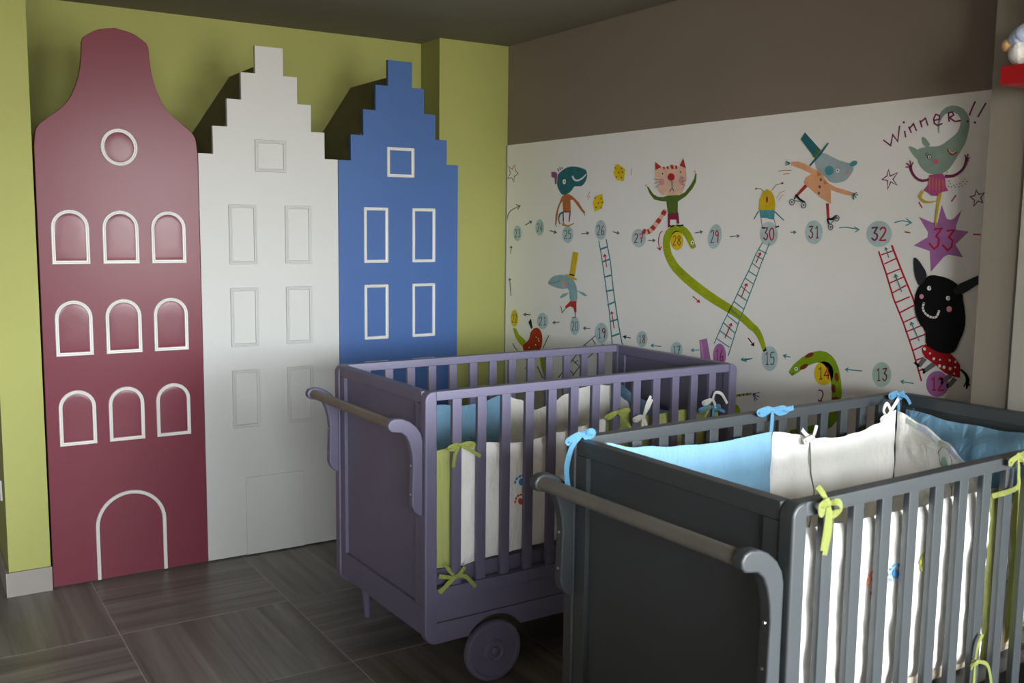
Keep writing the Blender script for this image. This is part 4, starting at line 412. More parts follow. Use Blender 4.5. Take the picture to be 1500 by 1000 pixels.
('number_disc',[('disc',0,[5249,1995,5252,1961,5265,1930,5286,1905,5312,1890,5341,1886,5370,1894,5393,1913,5410,1941,5417,1975,5414,2009,5401,2041,5379,2065,5352,2080,5323,2083,5295,2075,5272,2055,5256,2028]),('purple',1,[5371,2007,5380,2011,5362,2022,5357,2038,5360,1933,5349,1934]),('purple',1,[5368,1928,5369,1936,5339,1934,5341,1942]),('ink',1,[5288,2043,5289,2034,5305,2042,5303,2033,5324,2035,5315,2029,5329,2012,5317,2013,5324,1989,5315,1999,5307,1993,5310,2001,5299,1996,5293,2006,5294,1989,5283,1993,5291,1976,5280,1977,5293,1959,5283,1958,5299,1947,5291,1941,5309,1946,5309,1937,5320,1947,5323,1938])]),
('painted_arrow',[('teal',1,[5519,1966,5516,1958,5608,1940,5605,1931]),('teal',1,[5588,1960,5579,1956,5616,1932,5596,1939,5574,1926,5571,1934])]),
('painted_arrow',[('teal',1,[5124,2024,5126,2016,5191,2029,5193,2021]),('teal',1,[5165,2041,5160,2034,5202,2025,5183,2024,5173,2005,5166,2012])]),
('painted_arrow',[('teal',1,[4469,2005,4470,1997,4610,1998,4611,1990]),('teal',1,[4589,2012,4584,2005,4619,1993,4602,1994,4590,1978,4585,1985])]),
('painted_arrow',[('red',1,[5570,2116,5561,2122,5508,2064,5499,2070]),('red',1,[5539,2068,5535,2076,5497,2062,5510,2073,5501,2094,5512,2092])]),
('painted_snake',[('snakegreen',1,[5097,1880,5137,1903,5071,1896,5123,1928,5036,1919,5097,1962,5000,1947,5059,1996,4959,1973,5013,2032,4914,1995,4958,2064,4872,2010,4899,2090,4844,2014,4842,2102,4825,2012,4785,2099,4807,2005,4737,2077,4785,1989,4701,2044,4763,1963,4676,2002,4744,1928,4658,1956,4733,1885,4645,1906,4726,1840,4637,1857,4721,1803,4633,1815,4722,1761,4635,1768,4726,1693,4642,1694,4739,1631,4661,1615,4760,1600,4702,1561,4794,1575,4759,1522,4851,1548,4832,1494,4927,1522,4913,1470,5022,1487,5011,1445,5100,1458,5092,1426]),('white',0,[5046,1941,5049,1931,5058,1925,5069,1923,5078,1928,5082,1936,5079,1945,5071,1952,5060,1953,5050,1949]),('dark',0,[5058,1939,5059,1935,5064,1932,5068,1934,5071,1937,5069,1942,5065,1944,5060,1943]),('dark',1,[5126,1899,5121,1903,5106,1883,5106,1890,5081,1903,5086,1906]),('brown2',0,[4904,2076,4904,2068,4911,2058,4925,2048,4942,2039,4959,2034,4973,2034,4981,2038,4981,2046,4974,2056,4960,2066,4943,2075,4926,2080,4912,2080]),('brown2',0,[4952,1987,4951,1979,4957,1968,4970,1957,4986,1947,5003,1941,5017,1939,5026,1942,5027,1950,5021,1961,5008,1972,4992,1982,4975,1989,4961,1990]),('brown2',0,[4674,1896,4683,1897,4693,1904,4700,1916,4704,1930,4704,1944,4700,1955,4693,1960,4684,1959,4674,1952,4667,1940,4663,1926,4663,1913,4667,1902]),('brown2',0,[4702,1807,4711,1809,4719,1816,4725,1829,4727,1843,4726,1858,4721,1868,4713,1873,4704,1872,4696,1864,4690,1852,4687,1837,4689,1823,4694,1813]),('brown2',0,[4638,1769,4643,1762,4655,1756,4672,1753,4690,1752,4705,1755,4716,1761,4719,1768,4714,1775,4702,1781,4685,1784,4667,1784,4651,1781,4641,1776]),('brown2',0,[4753,1561,4754,1554,4763,1546,4776,1538,4792,1531,4807,1528,4819,1528,4824,1532,4823,1538,4815,1547,4801,1555,4786,1561,4770,1565,4759,1564]),('brown2',0,[4928,1503,4930,1496,4938,1488,4952,1479,4969,1473,4985,1469,4997,1469,5003,1473,5001,1480,4993,1488,4979,1496,4962,1503,4946,1507,4934,1507])]),
('number_disc',[('yellow',0,[4714,1952,4718,1921,4731,1893,4754,1870,4782,1855,4813,1850,4843,1857,4869,1873,4886,1898,4893,1928,4890,1959,4876,1988,4853,2011,4824,2025,4793,2029,4763,2022,4738,2006,4722,1981]),('brown',1,[4844,1958,4853,1963,4835,1971,4828,1989,4832,1892,4820,1894]),('brown',1,[4841,1886,4843,1895,4810,1893,4812,1902]),('red2',1,[4753,1903,4765,1901,4765,1998,4769,1979,4805,1917,4787,1930,4747,1930,4749,1939])]),
('painted_arrow',[('maroon',1,[4845,1803,4845,1812,4830,1805,4829,1814,4816,1803,4808,1812,4808,1793,4797,1796,4806,1775,4795,1775,4817,1749,4807,1747,4830,1726,4820,1723]),('maroon',1,[4846,1735,4836,1742,4826,1714,4823,1727,4800,1733,4807,1739])]),
('painted_arm',[('tan2',1,[5767,1576,5780,1592,5664,1631,5673,1649,5503,1670,5507,1689]),('dark',0,[5719,1624,5724,1615,5734,1614,5739,1621,5734,1629,5724,1631]),('dark',0,[5674,1636,5678,1628,5688,1626,5693,1633,5689,1642,5679,1643]),('dark',0,[5629,1648,5633,1640,5643,1638,5648,1645,5644,1654,5634,1655]),('dark',0,[5584,1660,5588,1652,5598,1650,5603,1657,5599,1665,5589,1667]),('dark',0,[5540,1672,5544,1663,5554,1662,5559,1669,5555,1677,5545,1679]),('purpleink',1,[5489,1679,5491,1686,5418,1701,5420,1707]),('purpleink',1,[5492,1676,5488,1683,5421,1664,5418,1671]),('purpleink',1,[5491,1675,5484,1680,5442,1639,5435,1644]),('purpleink',1,[5490,1675,5481,1678,5468,1627,5459,1630]),('purpleink',1,[5495,1680,5493,1687,5463,1678,5461,1685]),('olive',0,[5616,1508,5619,1478,5633,1453,5653,1436,5677,1432,5699,1441,5715,1462,5722,1490,5718,1520,5705,1546,5684,1563,5660,1567,5638,1557,5622,1536])]),
('number_disc',[('disc',0,[6799,1983,6803,1957,6815,1933,6835,1914,6859,1903,6886,1900,6911,1906,6933,1920,6947,1941,6953,1967,6949,1993,6937,2017,6917,2036,6892,2047,6866,2050,6840,2044,6819,2029,6805,2008]),('ink',1,[6911,1992,6919,1994,6903,2003,6898,2016,6902,1935,6892,1936]),('ink',1,[6909,1931,6911,1937,6883,1936,6885,1943]),('maroon',1,[6845,1984,6853,1979,6854,1991,6863,1987,6860,1999,6871,1997,6856,2007,6864,2010,6851,2010,6851,2019,6845,2008,6837,2012,6840,2001,6830,2002,6845,1993,6836,1991,6854,1983,6845,1980,6864,1970,6855,1968,6871,1957,6861,1958,6863,1944,6855,1949,6847,1937,6848,1946,6833,1948,6841,1950,6826,1962,6836,1961,6835,1975,6844,1971,6845,1984,6854,1979])]),
('number_disc',[('disc',0,[6329,1937,6333,1912,6345,1889,6364,1871,6389,1859,6416,1856,6442,1862,6463,1875,6478,1895,6484,1919,6480,1945,6468,1968,6448,1986,6423,1997,6396,2000,6370,1995,6349,1981,6335,1961]),('ink',1,[6441,1944,6449,1947,6433,1954,6428,1968,6432,1890,6422,1891]),('ink',1,[6440,1886,6441,1892,6413,1891,6415,1898]),('ink',1,[6400,1955,6402,1962,6368,1963,6356,1974,6383,1896,6373,1896]),('ink',1,[6388,1927,6389,1934,6362,1931,6363,1938])]),
('number_disc',[('plum',0,[5805,1952,5808,1918,5820,1886,5838,1861,5862,1846,5889,1843,5914,1852,5936,1872,5950,1900,5957,1934,5954,1969,5942,2000,5923,2025,5899,2040,5873,2043,5847,2033,5826,2014,5812,1985]),('maroon',1,[5915,1967,5924,1969,5908,1982,5903,1996,5905,1891,5895,1892]),('maroon',1,[5912,1886,5914,1893,5887,1893,5888,1899]),('maroon',1,[5849,1998,5841,1995,5859,1984,5850,1982,5870,1965,5860,1964,5875,1944,5865,1944,5876,1924,5867,1925,5870,1905,5861,1909,5859,1892,5855,1902,5843,1900,5850,1904,5834,1913,5843,1914,5834,1931,5844,1929,5841,1947,5847,1937,5859,1941,5854,1935,5871,1932,5864,1928])]),
('painted_post',[('plum',0,[6126,2044,6035,2070,5981,1894,5957,1814,6081,1798,6103,1907]),('plum3',1,[6115,2035,6097,2039,6082,1909,6064,1913,6057,1805,6039,1809])]),
('painted_arrow',[('teal',1,[7039,1972,7041,1963,7143,1974,7146,1965]),('teal',1,[7110,1988,7103,1980,7157,1970,7132,1969,7119,1950,7109,1957])]),
('painted_arrow',[('teal',1,[6610,1941,6611,1932,6744,1936,6745,1927]),('teal',1,[6714,1951,6707,1944,6756,1931,6732,1932,6718,1914,6710,1922])]),
('painted_arrow',[('teal',1,[6123,1965,6122,1957,6219,1952,6218,1944]),('teal',1,[6194,1969,6187,1963,6229,1947,6208,1949,6191,1934,6185,1942])]),
('painted_arrow',[('teal',1,[5514,1966,5512,1959,5634,1943,5632,1935]),('teal',1,[5614,1959,5606,1954,5642,1937,5623,1941,5608,1927,5603,1935])]),
('painted_arrow',[('red',1,[6229,2407,6221,2414,6143,2363,6136,2370]),('red',1,[6175,2362,6174,2371,6131,2362,6148,2370,6144,2390,6155,2387])]),
('painted_arrow',[('red',1,[5575,2118,5567,2124,5507,2066,5500,2071]),('red',1,[5534,2068,5532,2076,5497,2064,5510,2073,5502,2092,5512,2090])]),
('painted_ladder',[('teal',1,[5461,2885,5452,2881,5530,2785,5521,2782,5599,2653,5589,2650,5676,2527,5666,2524,5742,2408,5732,2405,5856,2219,5846,2217,5954,2035,5944,2033]),('teal',1,[5388,2882,5379,2879,5464,2727,5454,2725,5505,2627,5495,2625,5572,2476,5562,2474,5630,2350,5620,2347,5684,2235,5674,2233,5786,1954,5775,1953]),('teal',1,[5496,2823,5491,2830,5409,2792,5404,2799]),('teal',1,[5522,2776,5517,2783,5440,2744,5435,2751]),('teal',1,[5560,2714,5554,2721,5482,2675,5477,2681]),('teal',1,[5597,2652,5592,2659,5508,2613,5502,2620]),('teal',1,[5630,2594,5624,2601,5539,2552,5533,2558]),('teal',1,[5668,2527,5662,2533,5570,2472,5564,2478]),('teal',1,[5706,2460,5701,2467,5596,2413,5590,2420]),('teal',1,[5740,2398,5734,2405,5628,2345,5622,2352]),('teal',1,[5780,2338,5773,2344,5661,2277,5654,2283]),('teal',1,[5807,2277,5801,2284,5688,2221,5681,2228]),('teal',1,[5848,2215,5841,2222,5714,2143,5707,2150]),('teal',1,[5882,2144,5875,2151,5748,2090,5742,2097]),('teal',1,[5916,2077,5910,2084,5769,2021,5763,2028]),('red',1,[5647,2446,5657,2449,5596,2550,5606,2552]),('red',1,[5589,2532,5599,2530,5597,2558,5604,2545,5627,2542,5621,2535]),('red',1,[5814,2094,5824,2096,5749,2219,5759,2221]),('red',1,[5742,2201,5753,2198,5750,2227,5758,2213,5781,2209,5775,2203]),('red',1,[5506,2718,5515,2721,5464,2801,5474,2803]),('red',1,[5458,2783,5468,2781,5466,2808,5472,2796,5495,2793,5489,2787])])]

for fi, (nm, ss) in enumerate(ART):
    bm = bmesh.new(); keys = []; lay = 0
    for col, kind, d in ss:
        if col not in keys: keys.append(col)
        mi = keys.index(col); lay += 1; x = XR-0.0032-0.00016*lay
        v = [bm.verts.new((x, d[k]/2000.0, d[k+1]/2000.0)) for k in range(0, len(d), 2)]
        if kind == 0:
            try: f = bm.faces.new(v); f.material_index = mi
            except ValueError: pass
        else:
            for k in range(0, len(v)-2, 2):
                try: f = bm.faces.new((v[k], v[k+1], v[k+3], v[k+2])); f.material_index = mi
                except ValueError: pass
    for f in bm.faces:
        f.normal_update()
        if f.normal.x > 0: f.normal_flip()
    bmesh.ops.triangulate(bm, faces=[f for f in bm.faces if len(f.verts) > 4])
    me = bpy.data.meshes.new(nm); bm.to_mesh(me); bm.free()
    for c in keys: me.materials.append(mat('mural_paint_'+c, PC[c], 0.75, 0.10, 22, 0, spec=0.2))
    o = bpy.data.objects.new(nm, me); COL.objects.link(o); o.parent = mu

# ------------------------------------------------------------------ cots on wheels
L, W, H = 1.335, 0.70, 0.988
def make_cot(name, label, loc, rz, mp, mbar, group=None):
    t = thing(name, label, 'cot', loc, rz, 'wheeled cots with slatted sides')
    def mir(y0, y1, far): return (W-y1, W-y0) if far else (y0, y1)
    for far in (0, 1):
        # corner posts with rounded outer corners
        for rt in (0, 1):
            prof = []
            for k in range(7): a = PI/2*k/6; prof.append((0.05-0.05*math.sin(PI/2-a) if 0 else 0.045-0.045*math.cos(PI/2-a), 0.225-0.045*math.sin(PI/2-a)))
            pts = [(0.041, 0.177)]
            for k in range(7): a = -PI/2-PI/2*k/6; pts.append((0.041+0.041*math.cos(a), 0.222+0.045*math.sin(a)))
            for k in range(7): a = PI-PI/2*k/6; pts.append((0.028+0.028*math.cos(a), 0.960+0.028*math.sin(a)))
            pts.append((0.041, H))
            if rt: pts = [(L-a, b) for a, b in reversed(pts)]
            y0, y1 = mir(0.0, 0.036, far)
            bm = bmesh.new(); prism(bm, pts, y0, y1, 0.007, 3); link('post', bm, mp, t, smooth=True)
        y0, y1 = mir(0.003, 0.033, far)
        BX('top_rail', mp, t, 0.0412, L-0.0412, y0, y1, 0.958, 0.9875, 0.003)
        BX('bottom_rail', mp, t, 0.0412, L-0.0412, y0, y1, 0.317, 0.357, 0.003)
        ya, yb = mir(0.009, 0.029, far)
        BX('side_board', mp, t, 0.0412, L-0.0412, ya, yb, 0.2455, 0.3165, 0.001)
        # lower board with wheel arches
        pts = [(0.0412, 0.177)]
        for cx in (0.26, L-0.26):
            ca = math.acos(min(1, (0.177-0.106)/0.124)) if 0 else math.asin((0.177-0.106)/0.124)
            for k in range(13):
                a = PI-ca-(PI-2*ca)*k/12; pts.append((cx+0.124*math.cos(a), 0.106+0.124*math.sin(a)))
        pts += [(L-0.0412, 0.177), (L-0.0412, 0.244), (0.0412, 0.244)]
        bm = bmesh.new(); prism(bm, pts, y0, y1, 0.002, 1); link('lower_board', bm, mp, t)
        # slats
        ys, ye = mir(0.010, 0.026, far)
        s0 = None
        for k in range(13):
            xc = 0.118+0.0916*k
            if s0 is None:
                bm = bmesh.new(); box(bm, -0.017, 0.017, ys, ye, 0.3572, 0.9578, 0.003, 2); s0 = link('slat', bm, mp, t, smooth=True); s0.location = (xc, 0, 0)
            else:
                o = s0.copy(); COL.objects.link(o); o.parent = t; o.location = (xc, 0, 0)
        # wheels
        for cx in (0.26, L-0.26):
            bm = bmesh.new(); s = -1 if not far else 1
            prof = [(0.02, 0.016), (0.099, 0.016), (0.1035, 0.011), (0.1045, 0.0), (0.1035, -0.011), (0.099, -0.016), (0.088, -0.0165), (0.085, -0.0125), (0.040, -0.0125), (0.037, -0.018), (0.030, -0.020), (0.026, -0.016), (0.018, -0.016)]
            yc = 0.016 if not far else W-0.016
            lathe(bm, [(r, -s*o) for r, o in prof], (cx, yc, 0.1046), 'y', 44); wl = link('wheel', bm, mp, t, smooth=True)
            bm = bmesh.new(); ellipsoid(bm, (cx, yc+s*0.017, 0.1046), (0.015, 0.009, 0.015), 16, 10); link('hub_cap', bm, mp, wl, smooth=True)
    for rt in (0, 1):
        X = (lambda a, b: (a, b)) if not rt else (lambda a, b: (L-b, L-a))
        xa, xb = X(0.005, 0.037)
        BX('end_rail', mp, t, xa, xb, 0.0365, W-0.0365, 0.9485, 0.986, 0.0025)
        BX('end_rail', mp, t, xa, xb, 0.0365, W-0.0365, 0.205, 0.299, 0.0025)
        BX('end_stile', mp, t, xa, xb, 0.0365, 0.078, 0.2995, 0.948, 0.0025)
        BX('end_stile', mp, t, xa, xb, W-0.078, W-0.0365, 0.2995, 0.948, 0.0025)
        xa, xb = X(0.017, 0.027)
        BX('end_panel', mp, t, xa, xb, 0.0785, W-0.0785, 0.2998, 0.9478, 0.0)
    # push handle on the left end
    bp = [(-0.001, 0.598), (-0.014, 0.601), (-0.030, 0.616), (-0.0385, 0.638), (-0.037, 0.70), (-0.035, 0.765), (-0.0385, 0.80), (-0.047, 0.833), (-0.058, 0.855), (-0.074, 0.868), (-0.092, 0.871), (-0.108, 0.874), (-0.1175, 0.884), (-0.1185, 0.897), (-0.111, 0.909), (-0.095, 0.914), (-0.07, 0.9115), (-0.045, 0.900), (-0.022, 0.881), (-0.007, 0.859), (-0.001, 0.835)]
    for y0 in (0.013, W-0.041):
        bm = bmesh.new(); prism(bm, bp, y0, y0+0.028, 0.005, 3); b = link('handle_bracket', bm, mp, t, smooth=True)
        for z in (0.67, 0.76):
            bm = bmesh.new(); lathe(bm, [(0.001, -0.0395), (0.0035, -0.0392), (0.0042, -0.036)], (0, y0+0.014, z), 'x', 10); link('screw', bm, M_screw, b, smooth=True)
    bm = bmesh.new(); tube(bm, [(-0.094, 0.0412+k*(W-0.0824)/8, 0.8915) for k in range(9)], 0.0165, 20); link('handle_bar', bm, mbar, t, smooth=True)
    for q, rr in ((0.0412, 0.0205), (W-0.0412-0.012, 0.0205)):
        pass
    BX('axle', mp, t, 0.248, 0.272, 0.034, W-0.034, 0.093, 0.117, 0.004)
    BX('axle', mp, t, L-0.272, L-0.248, 0.034, W-0.034, 0.093, 0.117, 0.004)
    bm = bmesh.new(); tube(bm, [(0.085, 0.63, 0.215), (0.098, 0.648, 0.12), (0.106, 0.655, 0.028)], [0.019, 0.017, 0.013], 14); link('stop_peg', bm, mp, t, smooth=True)
    return t
M_screw = mat('steel_screw', '#a8a8a8', 0.35, 0.05, 40, metal=0.9)
M_purple = mat('purple_grey_satin_paint', '#625f76', 0.42, 0.05, 5, 0.03, 40)
M_grey = mat('slate_grey_satin_paint', '#393e41', 0.42, 0.05, 5, 0.03, 40)
M_bar = mat('dark_stained_wood_bar', '#6e655c', 0.45, 0.12, 14, 0.05, 40)
M_bar2 = mat('grey_stained_wood_bar', '#67655f', 0.45, 0.12, 14, 0.05, 40)
PO, PR = (1.357, 2.628, 0), R(0.9)
GO, GR = (1.395, 1.216, 0), R(1.75)
pc = make_cot('wheeled_cot', 'purple-grey painted slatted cot on wheels beside the blue house front', PO, PR, M_purple, M_bar)
gc = make_cot('wheeled_cot', 'slate grey painted slatted cot in front of the purple-grey cot', GO, GR, M_grey, M_bar2)
# slatted base under each mattress
def bed_base(t, m, z, y0=0.042):
    BX('mattress_base', m, t, 0.0415, L-0.0415, y0, W-y0, z-0.075, z, 0.002)
bed_base(pc, M_purple, 0.405)
bed_base(gc, M_grey, 0.43)

# ------------------------------------------------------------------ bedding
F_white = fabric('white_cotton', '#f3f3f1'); F_blue = fabric('sky_blue_cotton', '#7ba8c7'); F_lime = fabric('lime_green_cotton', '#a9b06c')
F_sheet = fabric('cream_mattress_cover', '#cbbfae'); F_hem = fabric('printed_hem_cotton', '#b9c0cc')
G_lime = fabric('lime_green_ribbon_darkened', '#737b40'); G_blue = fabric('sky_blue_ribbon_darkened', '#5284a4'); T_lime = fabric('lime_green_ribbon', '#8f9850'); T_blue = fabric('sky_blue_ribbon', '#5a97bd'); T_white = fabric('white_ribbon', '#cfcfcc')  # grey cot's ribbon copies darkened in colour to offset strong window light
class Quilt:
    """padded cloth wall: plan path, top and bottom heights along it, puffed thickness, creases"""
    def __init__(s, path, zb, zt, th=0.016, crease=0.006, seed=0, tuck=1.0, flare=0.0):
        s.P = [Vector((p[0], p[1], 0)) for p in spline([(x, y, 0) for x, y in path], 10)]
        d = [0]
        for a, b in zip(s.P, s.P[1:]): d.append(d[-1]+(b-a).length)
        s.len = d[-1]; s.d = d; s.zb, s.zt, s.th, s.cr, s.seed, s.tuck, s.flare = zb, zt, th, crease, seed, tuck, flare
    def plan(s, u):
        q = max(0, min(1, u))*s.len; k = 0
        while k < len(s.d)-2 and s.d[k+1] < q: k += 1
        f = (q-s.d[k])/max(1e-9, s.d[k+1]-s.d[k]); p = s.P[k].lerp(s.P[k+1], f); t = (s.P[k+1]-s.P[k]).normalized()
        return p, Vector((t.y, -t.x, 0))
    def lev(s, a, u):
        if isinstance(a, (int, float)): return a
        n = len(a)-1; f = u*n; k = min(int(f), n-1); f -= k; f = f*f*(3-2*f)
        return a[k]+(a[k+1]-a[k])*f
    def at(s, u, v, side):
        p, n = s.plan(u); zb, zt = s.lev(s.zb, u), s.lev(s.zt, u)
        e = min(1, min(u, 1-u)*s.len/0.03); pr = (max(0.0, 1-abs(2*v-1)**5)**0.5)*(max(0, 1-(1-e)**2)**0.5)
        q = Vector((u*s.len*6+s.seed*7.3, v*4.0, s.seed*3.1))
        wr = noise.noise(q)*s.cr*1.4+noise.noise(Vector((u*s.len*26+v*9+s.seed, v*7-u*s.len*8, 5.0+s.seed)))*s.cr*0.7
        pull = noise.noise(Vector((u*s.len*40, s.seed*2.0, v*3.0)))*s.cr*0.5*v*v
        off = side*s.th*pr*0.5+(wr*s.tuck+pull)*(0.25+0.75*min(1, 4*(1-v)+0.3))
        z = zb+(zt-zb)*v+noise.noise(Vector((u*s.len*9+s.seed, 3.3, s.seed)))*0.006*v
        return Vector((p.x, p.y, z))+n*off
    def build(s, name, m, parent, nu=60, nv=22):
        bm = bmesh.new(); g = {}
        for sd in (1, -1):
            for i in range(nu+1):
                for j in range(nv+1):
                    if sd == -1 and (i in (0, nu) or j in (0, nv)): g[sd, i, j] = g[1, i, j]
                    else: g[sd, i, j] = bm.verts.new(s.at(i/nu, j/nv, sd))
        for sd in (1, -1):
            for i in range(nu):
                for j in range(nv):
                    try: bm.faces.new((g[sd, i, j], g[sd, i+1, j], g[sd, i+1, j+1], g[sd, i, j+1]))
                    except ValueError: pass
        return link(name, bm, m, parent, smooth=True)
    def patch(s, bm, u0, v0, pts, lift=0.0015, side=1, mi=0):
        """flat motif stitched on the face; pts in metres around (u0, v0)"""
        zb, zt = s.lev(s.zb, u0), s.lev(s.zt, u0); vs = []
        for x, z in pts:
            u, v = u0+x/s.len, v0+z/(zt-zb); p = s.at(u, v, side); n = s.plan(u)[1]
            vs.append(bm.verts.new(p+n*side*lift))
        c = Vector((0, 0, 0))
        for v in vs: c += v.co
        cv = bm.verts.new(c/len(vs)+s.plan(u0)[1]*side*0.0006)
        for k in range(len(vs)):
            f = bm.faces.new((vs[k], vs[(k+1) % len(vs)], cv)); f.material_index = mi
def circ(cx, cz, rx, rz, n=12, a0=0):
    return [(cx+rx*math.cos(2*PI*k/n)*math.cos(a0)-rz*math.sin(2*PI*k/n)*math.sin(a0), cz+rx*math.cos(2*PI*k/n)*math.sin(a0)+rz*math.sin(2*PI*k/n)*math.cos(a0)) for k in range(n)]
def paw(q, u, v, m, parent, size=0.011, side=1, tilt=0.4):
    bm = bmesh.new(); q.patch(bm, u, v, circ(0, 0, size*0.8, size*1.1, 12, tilt), 0.0045, side)
    for k in range(5):
        a = tilt+PI*0.15+PI*0.7*k/4; c = (size*1.9*math.cos(a), size*1.9*math.sin(a)); q.patch(bm, u, v, circ(c[0], c[1], size*0.33, size*0.5, 8, a), 0.0045, side)
    link('paw_print', bm, m, parent)
# ---- purple cot bumper
pb = thing('cot_bumper', 'white, blue and lime padded bumper tied inside the purple-grey cot', 'cot bumper', PO, PR, 'padded cot bumpers')
NY = 0.047
q1 = Quilt([(0.047, NY), (0.09, NY-0.002), (0.136, NY)], 0.408, [0.79, 0.798], 0.014, 0.003, 1); q1.build('lime_panel', F_lime, pb, 16, 20)
q2 = Quilt([(0.137, NY), (0.3, NY), (0.5, NY), (0.742, NY)], [0.402, 0.412, 0.42, 0.425, 0.43], [0.797, 0.797, 0.785, 0.785, 0.798, 0.812, 0.828], 0.02, 0.009, 2); q2.build('white_panel', F_white, pb, 90, 30)
q3 = Quilt([(0.743, NY), (1.0, NY), (1.288, NY)], 0.43, [0.842, 0.838, 0.82, 0.817, 0.826, 0.815, 0.80], 0.02, 0.005, 3); q3.build('lime_panel', F_lime, pb, 60, 24)
FY = W-0.062
q4 = Quilt([(0.07, FY), (0.4, FY), (0.688, FY)], 0.41, [0.83, 0.85, 0.83, 0.812, 0.80, 0.803, 0.83], 0.022, 0.006, 4); q4.build('blue_panel', F_blue, pb, 60, 24)
q5 = Quilt([(0.689, FY), (0.8, FY-0.004), (1.0, FY), (1.235, FY)], 0.41, [0.822, 0.80, 0.752, 0.762, 0.80, 0.822, 0.832, 0.82], 0.028, 0.012, 5); q5.build('white_panel', F_white, pb, 80, 26)
q6 = Quilt([(0.055, FY-0.01), (0.055, 0.35), (0.055, NY+0.03)], 0.41, [0.84, 0.81, 0.82], 0.022, 0.006, 6); q6.build('blue_panel', F_blue, pb, 50, 22)
q7 = Quilt([(1.272, FY-0.01), (1.272, 0.35), (1.272, NY+0.03)], 0.41, [0.83, 0.785, 0.763, 0.765, 0.80], 0.022, 0.006, 7); q7.build('blue_panel', F_blue, pb, 50, 22)
q8 = Quilt([(1.225, FY-0.02), (1.245, 0.55), (1.24, 0.46)], 0.50, [0.822, 0.77, 0.66], 0.016, 0.006, 8); q8.build('white_panel', F_white, pb, 24, 22)
cP = dict(b=mat('thread_blue', '#3f86c8', 0.8, 0.1, 60), y=mat('thread_olive', '#9aa02c', 0.8, 0.1, 60), r=mat('thread_red', '#b84a28', 0.8, 0.1, 60), o=mat('thread_orange', '#d8683c', 0.8, 0.1, 60), m=mat('thread_dark_red', '#8c2434', 0.8, 0.1, 60), n=mat('thread_brown', '#7c4a34', 0.8, 0.1, 60))
def on(q, x, x0, x1, z):
    u = (x-x0)/(x1-x0); return u, (z-q.lev(q.zb, u))/(q.lev(q.zt, u)-q.lev(q.zb, u))
for x, z, c, s in ((0.378, 0.652, 'b', 0.012), (0.452, 0.650, 'y', 0.011), (0.374, 0.587, 'r', 0.011)):
    u, v = on(q2, x, 0.137, 0.742, z); paw(q2, u, v, cP[c], pb, s, 1)
# ties
def bow(parent, m, c, loops=(0.04, 0.04), tails=(), w=0.011, tilt=0.0, out=-1, knot=0.008, drop=0.012, m2=None):
    c = Vector(c); o = Vector((0, out, 0)); bm = bmesh.new()
    ellipsoid(bm, c+o*0.004, (knot, knot*0.8, knot), 10, 8)
    for sgn, l in zip((-1, 1), loops):
        if not l: continue
        dx = Vector((sgn*math.cos(tilt*sgn), 0, math.sin(tilt*sgn)*sgn*sgn)) if 0 else Vector((sgn*math.cos(tilt), 0, sgn*math.sin(tilt)))
        ribbon(bm, [c+o*0.004, c+dx*l*0.5+o*0.016+Vector((0, 0, 0.006)), c+dx*l+o*0.010+Vector((0, 0, -drop*0.3)), c+dx*l*0.55+o*0.002+Vector((0, 0, -drop)), c+o*0.003], [w*0.6, w, w, w, w*0.6], Vector((0, out, 0.25)))
    for tl in tails:
        ribbon(bm, [c+o*0.004]+[c+Vector(p) for p in tl], [w*0.6, w, w], Vector((0, out, 0.2)))
    return link('tie_ribbon', bm, m, parent, smooth=True)
D = lambda x, z, y=-0.006: (x, y, z)
SY = 0.005
bow(pb, T_lime, (0.122, SY, 0.812), (0.042, 0.05), [[D(-0.018, -0.03), D(-0.024, -0.068)], [D(0.04, -0.022), D(0.075, -0.045)]], 0.012)
bow(pb, T_lime, (0.108, SY, 0.385), (0.0, 0.0), [[D(-0.028, 0.006), D(-0.060, 0.016)], [D(-0.025, -0.012), D(-0.056, -0.04)], [D(-0.03, -0.018, -0.008), D(-0.064, -0.034, -0.01)], [D(0.035, -0.002), D(0.075, -0.045)], [D(0.018, 0.012), D(0.034, 0.03)], [D(-0.012, 0.02, 0.012), D(-0.022, 0.04, 0.03)]], 0.013)
bow(pb, T_lime, (0.757, SY, 0.855), (0.06, 0.045), [[D(0.03, -0.03), D(0.085, -0.095)]], 0.013, 0.15)
bow(pb, T_white, (0.874, SY, 0.828), (0.05, 0.0), [[D(0.012, 0.04), D(0.03, 0.072)], [D(0.022, 0.035), D(0.036, 0.06)], [D(-0.004, -0.03), D(0.002, -0.065)], [D(0.012, -0.03), D(0.02, -0.065)]], 0.012)
bow(pb, T_blue, (1.214, SY, 0.832), (0.075, 0.03), [[D(0.03, -0.012), D(0.06, -0.024)], [D(0.0, -0.025), D(-0.005, -0.045)]], 0.012)
bow(pb, T_white, (1.206, SY-0.004, 0.858), (0.055, 0.0), [[D(0.012, 0.028), D(0.045, 0.02), D(0.075, -0.018)], [D(0.01, -0.012), D(0.018, -0.03)]], 0.012)
bow(pb, T_lime, (1.196, SY, 0.832), (0.03, 0.0), [[D(-0.02, -0.03), D(-0.045, -0.065)]], 0.012)
# mattresses
def mattress(name, loc, rz, z, h, label):
    t = thing(name, label, 'mattress', loc, rz)
    bm = bmesh.new(); box(bm, 0.085, L-0.085, 0.095, W-0.095, z, z+h, 0.02, 4); link('cover', bm, F_sheet, t, smooth=True)
mattress('cot_mattress', PO, PR, 0.4055, 0.09, 'cream mattress behind the bumper of the purple-grey cot')
mattress('cot_mattress', GO, GR, 0.4305, 0.10, 'cream mattress edge showing below the bumper of the slate grey cot')
